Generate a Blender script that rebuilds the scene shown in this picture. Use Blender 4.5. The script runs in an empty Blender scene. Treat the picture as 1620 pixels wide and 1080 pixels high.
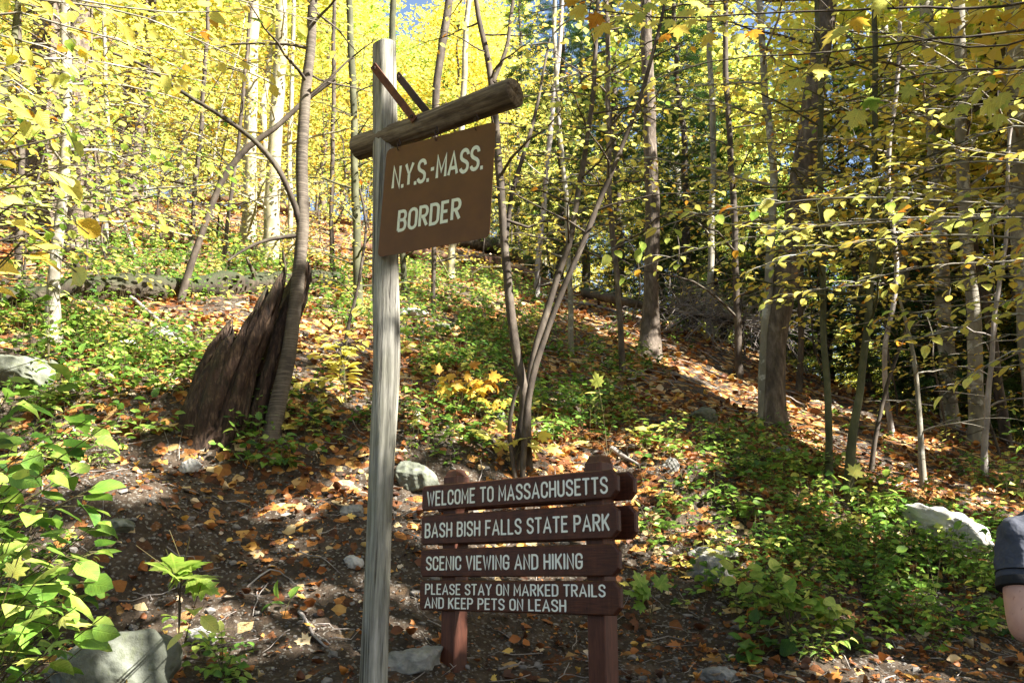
import bpy, math, random
import numpy as np
from mathutils import Vector, Matrix

random.seed(7)
rng = np.random.default_rng(11)
S = bpy.context.scene
C = S.collection
# ------------------------------------------------------------------ camera
PITCH = math.radians(14.07)
F = 1500.0                       # focal length in pixels of the 1620 px wide photograph
CAM = np.array([0.0, 0.0, 1.5])
cd = bpy.data.cameras.new('camera'); cam = bpy.data.objects.new('camera', cd); C.objects.link(cam)
cam.location = CAM; cam.rotation_euler = (math.pi / 2 + PITCH, 0, 0)
cd.sensor_width = 36; cd.lens = 36 * F / 1620; cd.clip_start = 0.05; cd.clip_end = 600
S.camera = cam
# ------------------------------------------------------------------ sky, sun, exposure
SUN = np.array([0.76, -0.40, 0.74]); SUN = SUN / np.linalg.norm(SUN)
w = bpy.data.worlds.new('World'); S.world = w; w.use_nodes = True
nt = w.node_tree; nt.nodes.clear()
sky = nt.nodes.new('ShaderNodeTexSky'); sky.sky_type = 'NISHITA'; sky.sun_disc = False
sky.sun_elevation = math.asin(SUN[2]); sky.sun_rotation = math.atan2(SUN[0], SUN[1])
sky.air_density = 1.0; sky.dust_density = 1.6; sky.ozone_density = 1.0
bg = nt.nodes.new('ShaderNodeBackground'); bg.inputs[1].default_value = 0.05
wo = nt.nodes.new('ShaderNodeOutputWorld')
nt.links.new(sky.outputs[0], bg.inputs[0]); nt.links.new(bg.outputs[0], wo.inputs[0])
sl = bpy.data.lights.new('sun', 'SUN'); sl.energy = 5.0; sl.angle = math.radians(0.53); sl.color = (1, 0.95, 0.86)
so = bpy.data.objects.new('sun', sl); C.objects.link(so)
so.rotation_euler = Vector(SUN).to_track_quat('Z', 'Y').to_euler(); so.location = (20, -4, 30)
S.view_settings.view_transform = 'Standard'; S.view_settings.look = 'None'
S.view_settings.exposure = 2.6; S.view_settings.gamma = 1.0; S.view_settings.use_curve_mapping = False
cy = S.cycles
cy.max_bounces = 7; cy.diffuse_bounces = 3; cy.glossy_bounces = 2; cy.transmission_bounces = 5; cy.transparent_max_bounces = 4
cy.sample_clamp_indirect = 6.0
cy.caustics_reflective = False; cy.caustics_refractive = False

# ------------------------------------------------------------------ view maths (used to find where things stand on the slope)
cP, sP = math.cos(PITCH), math.sin(PITCH)
def ray(px, py):
    dx = (px - 810) / F; dy = (540 - py) / F
    return np.array([dx, cP - dy * sP, sP + dy * cP])
def at(px, py, Y):
    r = ray(px, py); return CAM + r * (Y / r[1])
def proj(P):
    P = np.atleast_2d(P) - CAM
    z = P[:, 1] * cP + P[:, 2] * sP
    zz = np.where(z > 0.05, z, 0.05)
    u = P[:, 2] * cP - P[:, 1] * sP
    return 810 + F * P[:, 0] / zz, 540 - F * u / zz, np.where(z > 0.05, z, -1)

def sst(x): x = np.clip(x, 0, 1); return x * x * (3 - 2 * x)
_ns = [(rng.normal(size=2), rng.uniform(0, 6.28)) for _ in range(40)]
def wob(x, y, f, k0=0, n=5):
    s = 0
    for i in range(n):
        (d, p) = _ns[(k0 + i) % 40]
        d = d / np.linalg.norm(d)
        s = s + np.sin((d[0] * x + d[1] * y) * f * (1 + 0.37 * i) + p)
    return s / n
def H(x, y):
    x = np.asarray(x, float); y = np.asarray(y, float)
    base = 0.8 * sst((y - 1) / 5.0) + 0.0 * x
    toe = 6.3 + 0.18 * x + 0.3 * wob(x, y * 0, 0.9, 3)
    d = y - toe
    kx = sst((x + 6) / 12.0)
    rise = 2.25 * (1 - kx) + 1.3 * kx
    bank = rise * sst(np.clip(d / 4.2, 0, 1)) 
    dd = np.maximum(d - 3.0, 0)
    up = 0.50 * dd - 0.13 * (np.sqrt((dd - 12) ** 2 + 9) + (dd - 12)) / 2 - 0.17 * (np.sqrt((dd - 55) ** 2 + 25) + (dd - 55)) / 2
    w = sst((y - 6) / 14.0)
    lat = (-0.085 * x - 0.03 * (np.sqrt(x * x + 16) - 4)) * w * (1 - 0.4 * sst((y - 50) / 60))
    yr = 28.0 - 1.45 * np.clip(x, 0, 11)
    q = y - yr
    lat = lat - sst(x / 5.0) * 0.46 * (np.sqrt(q * q + 1.5) + q) / 2
    n = 0.10 * wob(x, y, 0.9, 0) * sst((y - 5) / 4) + 0.05 * wob(x, y, 2.3, 7) * sst((y - 5) / 3) + 0.4 * wob(x, y, 0.25, 12) * sst((y - 12) / 14)
    n = n + 0.022 * wob(x, y, 7, 17) * sst((y - 5) / 2) + 0.012 * wob(x, y, 17, 23) * sst((y - 5) / 2)
    ledge = 0.32 * sst(1 - np.hypot((x + 3.3) / 1.3, (y - 7.9) / 0.9)) 
    return base + bank + up + lat + n + ledge
_T = np.concatenate([np.linspace(2, 14, 900), np.linspace(14.05, 160, 1600)])
def hit(px, py):
    r = ray(px, py); r = r / r[1]
    P = CAM + _T[:, None] * r
    below = P[:, 2] < H(P[:, 0], P[:, 1])
    if below.any(): k = int(np.argmax(below))
    else: k = int(np.argmin(np.where((_T > 8) & (_T < 32), (P[:, 2] - H(P[:, 0], P[:, 1])) / _T, 9)))
    p = P[k].copy(); p[2] = float(H(p[0], p[1])); return p
def hn(x, y):
    e = 0.05
    gx = (H(x + e, y) - H(x - e, y)) / (2 * e); gy = (H(x, y + e) - H(x, y - e)) / (2 * e)
    n = np.stack([-gx, -gy, np.ones_like(gx)], -1)
    return n / np.linalg.norm(n, axis=-1, keepdims=True)

# ------------------------------------------------------------------ materials
def new_mat(name):
    m = bpy.data.materials.new(name); m.use_nodes = True; n = m.node_tree; n.nodes.clear()
    out = n.nodes.new('ShaderNodeOutputMaterial'); return m, n, out
def N(n, t, **k):
    o = n.nodes.new(t)
    for a, b in k.items():
        if a.startswith('i_'): o.inputs[a[2:].replace('_', ' ')].default_value = b
        else: setattr(o, a, b)
    return o
def ramp(n, fac, stops, interp='LINEAR'):
    r = n.nodes.new('ShaderNodeValToRGB'); e = r.color_ramp; e.interpolation = interp
    while len(e.elements) < len(stops): e.elements.new(0.5)
    for el, (p, c) in zip(e.elements, stops): el.position = p; el.color = (*c, 1)
    n.links.new(fac, r.inputs[0]); return r
def coords(n, scale, obj=True):
    tc = n.nodes.new('ShaderNodeTexCoord'); mp = n.nodes.new('ShaderNodeMapping'); mp.inputs['Scale'].default_value = scale
    n.links.new(tc.outputs['Object'], mp.inputs[0]); return mp.outputs[0]
def noise(n, vec, sc, det=4, rough=0.6):
    o = N(n, 'ShaderNodeTexNoise'); o.inputs['Scale'].default_value = sc; o.inputs['Detail'].default_value = det; o.inputs['Roughness'].default_value = rough
    n.links.new(vec, o.inputs['Vector']); return o
def mixc(n, fac, a, b, mode='MIX'):
    o = N(n, 'ShaderNodeMix', data_type='RGBA', blend_type=mode)
    for sock, v in ((o.inputs[0], fac), (o.inputs[6], a), (o.inputs[7], b)):
        if isinstance(v, (int, float)): sock.default_value = v
        elif isinstance(v, tuple): sock.default_value = (*v, 1)
        else: n.links.new(v, sock)
    return o.outputs[2]
def finish(n, out, col, rough=0.8, bump=None, bs=0.5, bd=0.02, spec=0.3):
    b = N(n, 'ShaderNodeBsdfPrincipled'); b.inputs['Specular IOR Level'].default_value = spec
    if isinstance(col, tuple): b.inputs['Base Color'].default_value = (*col, 1)
    else: n.links.new(col, b.inputs['Base Color'])
    if isinstance(rough, (int, float)): b.inputs['Roughness'].default_value = rough
    else: n.links.new(rough, b.inputs['Roughness'])
    if bump is not None:
        bm = N(n, 'ShaderNodeBump'); bm.inputs['Strength'].default_value = bs; bm.inputs['Distance'].default_value = bd
        n.links.new(bump, bm.inputs['Height']); n.links.new(bm.outputs[0], b.inputs['Normal'])
    n.links.new(b.outputs[0], out.inputs[0]); return b

def leaf_mat(name, stops, trans=0.40, tboost=1.08, rough=0.45, spec=0.35, spots=True):
    m, n, out = new_mat(name)
    at_ = N(n, 'ShaderNodeAttribute', attribute_name='tint')
    tc = n.nodes.new('ShaderNodeTexCoord')
    ns = noise(n, tc.outputs['Object'], 22, 3)
    mm = N(n, 'ShaderNodeMath', operation='MULTIPLY_ADD'); mm.inputs[1].default_value = 0.16; n.links.new(ns.outputs[0], mm.inputs[0])
    sb = N(n, 'ShaderNodeMath', operation='SUBTRACT'); sb.inputs[1].default_value = 0.08
    n.links.new(at_.outputs['Fac'], sb.inputs[0]); n.links.new(sb.outputs[0], mm.inputs[2])
    r = ramp(n, mm.outputs[0], stops)
    col = r.outputs[0]
    if spots:
        v = noise(n, tc.outputs['Object'], 75, 2)
        sr = ramp(n, v.outputs[0], [(0.66, (0, 0, 0)), (0.72, (1, 1, 1))])
        f = N(n, 'ShaderNodeMath', operation='MULTIPLY'); f.inputs[1].default_value = 0.55; n.links.new(sr.outputs[0], f.inputs[0])
        col = mixc(n, f.outputs[0], col, (0.22, 0.10, 0.03))
    b = N(n, 'ShaderNodeBsdfPrincipled'); b.inputs['Roughness'].default_value = rough; b.inputs['Specular IOR Level'].default_value = spec
    n.links.new(col, b.inputs['Base Color'])
    t = N(n, 'ShaderNodeBsdfTranslucent')
    g = N(n, 'ShaderNodeVectorMath', operation='SCALE'); g.inputs['Scale'].default_value = tboost; n.links.new(col, g.inputs[0]); n.links.new(g.outputs[0], t.inputs[0])
    mx = N(n, 'ShaderNodeMixShader'); mx.inputs[0].default_value = trans
    n.links.new(b.outputs[0], mx.inputs[1]); n.links.new(t.outputs[0], mx.inputs[2]); n.links.new(mx.outputs[0], out.inputs[0])
    return m
def veined_leaf():
    m, n, out = new_mat('veined_leaf')
    at_ = N(n, 'ShaderNodeAttribute', attribute_name='tint'); tc = n.nodes.new('ShaderNodeTexCoord'); v = tc.outputs['Object']
    oi = N(n, 'ShaderNodeObjectInfo'); va = N(n, 'ShaderNodeVectorMath', operation='ADD'); n.links.new(v, va.inputs[0]); cx = N(n, 'ShaderNodeCombineXYZ')
    m9 = N(n, 'ShaderNodeMath', operation='MULTIPLY'); m9.inputs[1].default_value = 37; n.links.new(oi.outputs['Random'], m9.inputs[0]); n.links.new(m9.outputs[0], cx.inputs[2]); n.links.new(cx.outputs[0], va.inputs[1])
    ns = noise(n, va.outputs[0], 2.2, 3)
    mm = N(n, 'ShaderNodeMath', operation='MULTIPLY_ADD'); mm.inputs[1].default_value = 0.22; n.links.new(ns.outputs[0], mm.inputs[0])
    sb = N(n, 'ShaderNodeMath', operation='SUBTRACT'); sb.inputs[1].default_value = 0.11; n.links.new(at_.outputs['Fac'], sb.inputs[0]); n.links.new(sb.outputs[0], mm.inputs[2])
    r = ramp(n, mm.outputs[0], LEAFSTOPS); col = r.outputs[0]
    sx = N(n, 'ShaderNodeSeparateXYZ'); n.links.new(v, sx.inputs[0])
    ab = N(n, 'ShaderNodeMath', operation='ABSOLUTE'); n.links.new(sx.outputs[0], ab.inputs[0])
    mid = ramp(n, ab.outputs[0], [(0.008, (1, 1, 1)), (.022, (0, 0, 0))])
    k = N(n, 'ShaderNodeMath', operation='MULTIPLY_ADD'); k.inputs[1].default_value = -.75; n.links.new(ab.outputs[0], k.inputs[0]); n.links.new(sx.outputs[1], k.inputs[2])
    fr = N(n, 'ShaderNodeMath', operation='MULTIPLY'); fr.inputs[1].default_value = 8.5; n.links.new(k.outputs[0], fr.inputs[0])
    f2 = N(n, 'ShaderNodeMath', operation='FRACT'); n.links.new(fr.outputs[0], f2.inputs[0]); f3 = N(n, 'ShaderNodeMath', operation='SUBTRACT'); f3.inputs[1].default_value = .5; n.links.new(f2.outputs[0], f3.inputs[0])
    f4 = N(n, 'ShaderNodeMath', operation='ABSOLUTE'); n.links.new(f3.outputs[0], f4.inputs[0]); sv = ramp(n, f4.outputs[0], [(.03, (.75, .75, .75)), (.12, (0, 0, 0))])
    mxv = N(n, 'ShaderNodeMath', operation='MAXIMUM'); n.links.new(mid.outputs[0], mxv.inputs[0]); n.links.new(sv.outputs[0], mxv.inputs[1])
    vf = N(n, 'ShaderNodeMath', operation='MULTIPLY'); vf.inputs[1].default_value = .4; n.links.new(mxv.outputs[0], vf.inputs[0])
    lt = N(n, 'ShaderNodeVectorMath', operation='SCALE'); lt.inputs['Scale'].default_value = 1.7; n.links.new(col, lt.inputs[0])
    col = mixc(n, vf.outputs[0], col, lt.outputs[0])
    sp = noise(n, va.outputs[0], 8, 3); sr = ramp(n, sp.outputs[0], [(0.64, (0, 0, 0)), (0.70, (1, 1, 1))]); sf = N(n, 'ShaderNodeMath', operation='MULTIPLY'); sf.inputs[1].default_value = .7; n.links.new(sr.outputs[0], sf.inputs[0])
    col = mixc(n, sf.outputs[0], col, (.20, .09, .03))
    b = N(n, 'ShaderNodeBsdfPrincipled'); b.inputs['Roughness'].default_value = .42; b.inputs['Specular IOR Level'].default_value = .4; n.links.new(col, b.inputs['Base Color'])
    bm = N(n, 'ShaderNodeBump'); bm.inputs['Strength'].default_value = .5; bm.inputs['Distance'].default_value = .01; bm.invert = True; n.links.new(mxv.outputs[0], bm.inputs['Height']); n.links.new(bm.outputs[0], b.inputs['Normal'])
    t = N(n, 'ShaderNodeBsdfTranslucent'); n.links.new(col, t.inputs[0]); mx = N(n, 'ShaderNodeMixShader'); mx.inputs[0].default_value = .4
    n.links.new(b.outputs[0], mx.inputs[1]); n.links.new(t.outputs[0], mx.inputs[2]); n.links.new(mx.outputs[0], out.inputs[0]); return m
LEAFSTOPS = [(0, (.20, .06, .015)), (.12, (.48, .17, .02)), (.3, (.68, .44, .05)), (.5, (.72, .63, .14)), (.64, (.62, .66, .16)), (.78, (.22, .36, .05)), (.9, (.09, .20, .03)), (1, (.035, .09, .018))]
M = {}
M['veined'] = veined_leaf()
M['leaf'] = leaf_mat('autumn_leaf', [(0, (.20, .06, .015)), (.12, (.48, .17, .02)), (.3, (.68, .44, .05)), (.5, (.72, .63, .14)), (.64, (.62, .66, .16)),
                                     (.78, (.22, .36, .05)), (.9, (.09, .20, .03)), (1, (.035, .09, .018))])
M['litter'] = leaf_mat('dry_leaf', [(0, (.035, .014, .008)), (.22, (.13, .045, .015)), (.45, (.36, .13, .028)), (.62, (.55, .27, .06)), (.78, (.66, .45, .10)), (.9, (.66, .50, .28)), (1, (.5, .42, .33))],
                       trans=0.15, tboost=1.0, rough=0.6, spec=0.4)
M['needle'] = leaf_mat('hemlock_needle', [(0, (.012, .035, .012)), (.5, (.03, .085, .022)), (1, (.10, .19, .06))], trans=0.15, rough=0.45, spots=False)

def bark(name, c1, c2, c3, sz=6.0, vx=26, bumpd=0.02, moss=0.0, lent=False, patch=None):
    m, n, out = new_mat(name)
    v = coords(n, (vx / sz, vx / sz, 1.6))
    a = noise(n, v, 3.0 * sz / 6, 5, 0.65)
    v2 = coords(n, (1, 1, 1)); bno = noise(n, v2, 2.3, 3)
    if lent:
        v3 = coords(n, (3, 3, 60)); ln = noise(n, v3, 1.6, 3)
        lr = ramp(n, ln.outputs[0], [(.50, (0, 0, 0)), (.60, (1, 1, 1))])
    r = ramp(n, a.outputs[0], [(.3, c1), (.52, c2), (.72, c3)])
    col = mixc(n, .35, r.outputs[0], bno.outputs[0], 'OVERLAY')
    if lent: 
        f = N(n, 'ShaderNodeMath', operation='MULTIPLY'); f.inputs[1].default_value = .3; n.links.new(lr.outputs[0], f.inputs[0])
        col = mixc(n, f.outputs[0], col, tuple(min(1, x * 2.2) for x in c3))
    if patch:
        pn = noise(n, v2, 5.5, 4); pr = ramp(n, pn.outputs[0], [(.54, (0, 0, 0)), (.62, (1, 1, 1))])
        col = mixc(n, pr.outputs[0], col, patch)
    if moss:
        mn = noise(n, v2, 1.9, 9, .75)
        g = N(n, 'ShaderNodeNewGeometry'); sx = N(n, 'ShaderNodeSeparateXYZ'); n.links.new(g.outputs['Normal'], sx.inputs[0])
        ad = N(n, 'ShaderNodeMath', operation='MULTIPLY_ADD'); ad.inputs[1].default_value = .35; n.links.new(sx.outputs[2], ad.inputs[0]); n.links.new(mn.outputs[0], ad.inputs[2])
        mr = ramp(n, ad.outputs[0], [(.58 - moss * .2, (0, 0, 0)), (.92 - moss * .2, (1, 1, 1))])
        col = mixc(n, mr.outputs[0], col, (.028, .036, .014))
    finish(n, out, col, .85, a.outputs[0], .8, bumpd)
    return m
M['furrow'] = bark('furrowed_bark', (.035, .024, .018), (.13, .10, .075), (.26, .22, .17), 6, 30, .05)
M['smooth'] = bark('smooth_grey_bark', (.10, .09, .07), (.20, .18, .14), (.30, .28, .23), 2, 8, .01, patch=(.36, .35, .31))
M['pale'] = bark('pale_bark', (.15, .13, .08), (.27, .24, .15), (.40, .37, .28), 2, 8, .01, patch=(.42, .40, .33))
M['cherry'] = bark('banded_bark', (.028, .022, .017), (.075, .06, .046), (.13, .11, .085), 3, 10, .008, lent=True)
M['dark'] = bark('dark_bark', (.02, .015, .012), (.065, .05, .038), (.13, .11, .085), 4, 14, .012, moss=.1)
M['green'] = bark('green_bark', (.025, .026, .014), (.065, .066, .034), (.12, .12, .07), 3, 9, .006)
M['brown'] = bark('brown_bark', (.032, .024, .018), (.095, .073, .055), (.20, .165, .13), 5, 24, .04)
M['log'] = bark('mossy_log_bark', (.012, .009, .006), (.045, .034, .022), (.13, .105, .075), 4, 16, .05, moss=.6)
M['redlog'] = bark('rotten_log_bark', (.03, .016, .01), (.12, .06, .032), (.22, .13, .08), 4, 16, .03, moss=.1)
M['dead'] = bark('dead_grey_wood', (.10, .085, .075), (.25, .22, .20), (.42, .39, .36), 3, 12, .008)
M['stump'] = bark('stump_wood', (.006, .004, .003), (.045, .026, .017), (.17, .11, .07), 9, 60, .05, patch=(.05, .027, .018), moss=.2)

def post_mat():
    m, n, out = new_mat('weathered_post_wood')
    v = coords(n, (38, 38, 2.2)); a = noise(n, v, 1.0, 6, .7)
    v2 = coords(n, (70, 70, 1.1)); cr = noise(n, v2, 1.0, 4, .6)
    v3 = coords(n, (1, 1, 1)); b = noise(n, v3, 3.0, 4)
    r = ramp(n, a.outputs[0], [(.25, (.05, .045, .034)), (.45, (.19, .18, .155)), (.6, (.33, .315, .27)), (.8, (.48, .46, .42))])
    crr = ramp(n, cr.outputs[0], [(.34, (1, 1, 1)), (.42, (0, 0, 0))])
    g = ramp(n, b.outputs[0], [(.42, (0, 0, 0)), (.68, (1, 1, 1))])
    f = N(n, 'ShaderNodeMath', operation='MULTIPLY'); f.inputs[1].default_value = .45; n.links.new(g.outputs[0], f.inputs[0])
    col = mixc(n, f.outputs[0], r.outputs[0], (.17, .175, .105))
    f2 = N(n, 'ShaderNodeMath', operation='MULTIPLY'); f2.inputs[1].default_value = .85; n.links.new(crr.outputs[0], f2.inputs[0])
    col = mixc(n, f2.outputs[0], col, (.035, .03, .025))
    sub = N(n, 'ShaderNodeMath', operation='SUBTRACT'); n.links.new(a.outputs[0], sub.inputs[0]); n.links.new(crr.outputs[0], sub.inputs[1])
    finish(n, out, col, .85, sub.outputs[0], .7, .008); return m
M['post'] = post_mat()
def beam_mat():
    m, n, out = new_mat('dark_weathered_beam_wood')
    v = coords(n, (30, 30, 2.4)); a = noise(n, v, 1.0, 6, .7)
    v3 = coords(n, (1, 1, 1)); b = noise(n, v3, 6.0, 4)
    r = ramp(n, a.outputs[0], [(.28, (.02, .014, .010)), (.45, (.10, .072, .045)), (.62, (.22, .17, .11)), (.82, (.34, .28, .19))])
    br = ramp(n, b.outputs[0], [(.5, (0, 0, 0)), (.66, (1, 1, 1))])
    f = N(n, 'ShaderNodeMath', operation='MULTIPLY'); f.inputs[1].default_value = .5; n.links.new(br.outputs[0], f.inputs[0])
    col = mixc(n, f.outputs[0], r.outputs[0], (.045, .028, .018))
    finish(n, out, col, .85, a.outputs[0], .9, .012); return m
M['beam'] = beam_mat()
def simple(name, c, c2=None, sc=8, rough=.6, bs=.3, bd=.004, spec=.3, stretch=(1, 1, 1), dots=None):
    m, n, out = new_mat(name); v = coords(n, stretch); a = noise(n, v, sc, 5, .65)
    c2 = c2 or tuple(x * .7 for x in c)
    r = ramp(n, a.outputs[0], [(.35, c2), (.65, c)])
    col = r.outputs[0]
    if 'board' in name or 'post' in name:
        st_ = noise(n, coords(n, (9, 9, .8)), 1.6, 5, .7); sr_ = ramp(n, st_.outputs[0], [(.42, (.55, .55, .55)), (.6, (1, 1, 1))]); col = mixc(n, .7, col, sr_.outputs[0], 'MULTIPLY')
    if dots:
        d = noise(n, coords(n, (1, 1, 1)), dots[0], 2); dr = ramp(n, d.outputs[0], [(dots[1], (0, 0, 0)), (dots[1] + (.14 if 'rock' in name else .03), (1, 1, 1))])
        df = N(n, 'ShaderNodeMath', operation='MULTIPLY'); n.links.new(dr.outputs[0], df.inputs[0]); n.links.new(a.outputs[0], df.inputs[1])
        if 'rock' not in name: df.inputs[1].default_value = 1
        col = mixc(n, df.outputs[0] if 'rock' in name else dr.outputs[0], col, dots[2])
    finish(n, out, col, rough, a.outputs[0], bs, bd, spec); return m
M['rust'] = simple('rusty_iron', (.16, .062, .032), (.075, .026, .016), 25, .75)
M['rustdark'] = simple('dark_iron', (.04, .02, .014), (.02, .012, .01), 25, .7)
M['panel'] = simple('brown_sign_metal', (.122, .046, .013), (.09, .034, .011), 5, .5, .08, .002, dots=(42, .755, (.30, .25, .14)))
M['cream'] = simple('cream_paint', (.74, .76, .60), (.62, .64, .50), 30, .5, .1, .001)
M['boardpaint'] = simple('brown_stained_board', (.112, .035, .017), (.052, .016, .009), 7, .5, .25, .004, stretch=(1, 8, 12), dots=(60, .74, (.045, .012, .008)))
M['postpaint'] = simple('brown_stained_post', (.115, .040, .024), (.07, .025, .015), 7, .5, .25, .004, stretch=(10, 10, 1.2))
M['white'] = simple('white_sign_paint', (.90, .92, .86), (.72, .73, .64), 40, .5, .1, .001, dots=(70, .70, (.32, .20, .15)))
M['rock'] = simple('grey_rock', (.27, .26, .24), (.12, .12, .11), 7, .85, 1.0, .03, dots=(9, .58, (.085, .095, .055)))
M['palerock'] = simple('pale_rock', (.48, .46, .43), (.28, .27, .25), 6, .85, 1.0, .03)
M['mossrock'] = simple('mossy_rock', (.15, .16, .13), (.07, .075, .055), 6, .9, 1.0, .03, dots=(16, .52, (.075, .085, .045)))
M['pebble'] = simple('pebble_stone', (.24, .22, .20), (.09, .08, .07), 4, .8, .5, .01)
M['stem'] = simple('plant_stem', (.10, .09, .03), (.06, .04, .02), 10, .6)
M['twig'] = simple('twig_bark', (.09, .07, .05), (.04, .03, .022), 10, .8)
M['skin'] = simple('skin', (.60, .35, .26), (.48, .25, .18), 7, .5, .5, .004, dots=(60, .66, (.42, .20, .14)))
M['shirt'] = simple('charcoal_tee_cloth', (.070, .075, .095), (.040, .043, .055), 4, .85, .9, .03, .15)
M['hem'] = simple('black_ribbed_cloth', (.012, .012, .014), (.008, .008, .01), 60, .85, .5, .004)
M['jeans'] = simple('denim', (.06, .08, .13), (.04, .055, .09), 20, .85)
M['hair'] = simple('brown_hair', (.05, .03, .018), (.025, .015, .01), 30, .5, stretch=(4, 4, 1))
M['shoe'] = simple('dark_leather', (.05, .035, .025), (.03, .02, .015), 20, .5)

def ground_mat():
    m, n, out = new_mat('forest_floor_soil')
    v = coords(n, (1, 1, 1))
    soil = noise(n, v, 5, 8, .7); fine = noise(n, v, 45, 4, .7)
    sr = ramp(n, soil.outputs[0], [(.3, (.024, .016, .010)), (.5, (.052, .037, .025)), (.7, (.10, .075, .053))])
    gr = N(n, 'ShaderNodeTexVoronoi'); gr.inputs['Scale'].default_value = 55; n.links.new(v, gr.inputs['Vector'])
    sep = N(n, 'ShaderNodeSeparateColor'); n.links.new(gr.outputs['Color'], sep.inputs[0])
    grr = ramp(n, sep.outputs[0], [(.86, (0, 0, 0)), (.90, (1, 1, 1))])
    col = mixc(n, grr.outputs[0], sr.outputs[0], (.15, .135, .115))
    # far leaves: too small to tell apart
    vo = N(n, 'ShaderNodeTexVoronoi'); vo.inputs['Scale'].default_value = 11; n.links.new(v, vo.inputs['Vector'])
    wn = noise(n, v, 12, 3); 
    sp = N(n, 'ShaderNodeSeparateColor'); n.links.new(vo.outputs['Color'], sp.inputs[0])
    lr = ramp(n, sp.outputs[0], [(0, (.05, .022, .012)), (.3, (.15, .058, .02)), (.55, (.34, .14, .035)), (.75, (.48, .26, .07)), (.92, (.5, .38, .2))])
    at_ = N(n, 'ShaderNodeAttribute', attribute_name='litter')
    ad = N(n, 'ShaderNodeMath', operation='ADD'); n.links.new(at_.outputs['Fac'], ad.inputs[0]); n.links.new(sp.outputs[1], ad.inputs[1])
    th = ramp(n, ad.outputs[0], [(.93, (0, 0, 0)), (.97, (1, 1, 1))])
    col = mixc(n, th.outputs[0], col, lr.outputs[0])
    h = N(n, 'ShaderNodeMath', operation='MULTIPLY_ADD'); h.inputs[1].default_value = .5
    n.links.new(fine.outputs[0], h.inputs[0]); n.links.new(soil.outputs[0], h.inputs[2])
    h2 = N(n, 'ShaderNodeMath', operation='SUBTRACT'); n.links.new(h.outputs[0], h2.inputs[0]); n.links.new(vo.outputs['Distance'], h2.inputs[1])
    finish(n, out, col, .9, h2.outputs[0], .9, .05, .2); return m
M['ground'] = ground_mat()

# ------------------------------------------------------------------ geometry helpers
class Geo:
    def __init__(s): s.V = []; s.F = []; s.T = []; s.M = []; s.n = 0
    def add(s, V, F, tint=0.5, mat=0):
        V = np.asarray(V, float); F = np.asarray(F, int)
        s.V.append(V); s.F.append(F + s.n); s.n += len(V)
        s.T.append(np.full(len(V), tint) if np.isscalar(tint) else np.asarray(tint, float)); s.M.append(np.full(len(F), mat))
    def mesh(s, name, mats, origin=(0, 0, 0), smooth=True):
        me = bpy.data.meshes.new(name)
        V = np.concatenate(s.V) - np.asarray(origin, float)
        tot = np.concatenate([np.full(len(f), f.shape[1]) for f in s.F]); idx = np.concatenate([f.ravel() for f in s.F])
        me.vertices.add(len(V)); me.vertices.foreach_set('co', V.astype(np.float32).ravel())
        me.loops.add(len(idx)); me.loops.foreach_set('vertex_index', idx.astype(np.int32))
        me.polygons.add(len(tot)); st = np.concatenate([[0], np.cumsum(tot)[:-1]])
        me.polygons.foreach_set('loop_start', st.astype(np.int32))
        try: me.polygons.foreach_set('loop_total', tot.astype(np.int32))
        except Exception: pass
        me.polygons.foreach_set('material_index', np.concatenate(s.M).astype(np.int32))
        me.polygons.foreach_set('use_smooth', np.full(len(tot), smooth))
        a = me.attributes.new('tint', 'FLOAT', 'POINT'); a.data.foreach_set('value', np.concatenate(s.T).astype(np.float32))
        me.update(calc_edges=True)
        for m in (mats if isinstance(mats, (list, tuple)) else [mats]): me.materials.append(M[m] if isinstance(m, str) else m)
        return me
    def build(s, name, mats, parent=None, origin=(0, 0, 0), smooth=True, kind=None):
        if not s.V: return None
        me = s.mesh(name, mats, origin, smooth)
        return obj(name, me, parent, kind=kind)
def obj(name, me, parent=None, loc=None, kind=None, label=None, cat=None, group=None):
    o = bpy.data.objects.new(name, me); C.objects.link(o)
    if parent is not None: o.parent = parent
    if loc is not None: o.location = loc
    for k, v in (('kind', kind), ('label', label), ('category', cat), ('group', group)):
        if v: o[k] = v
    return o
def thing(name, label, cat, loc=(0, 0, 0), rotz=0, group=None):
    o = obj(name, None, None, Vector(loc), None, label, cat, group); o.rotation_euler = (0, 0, rotz); o.empty_display_size = .2; return o

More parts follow.
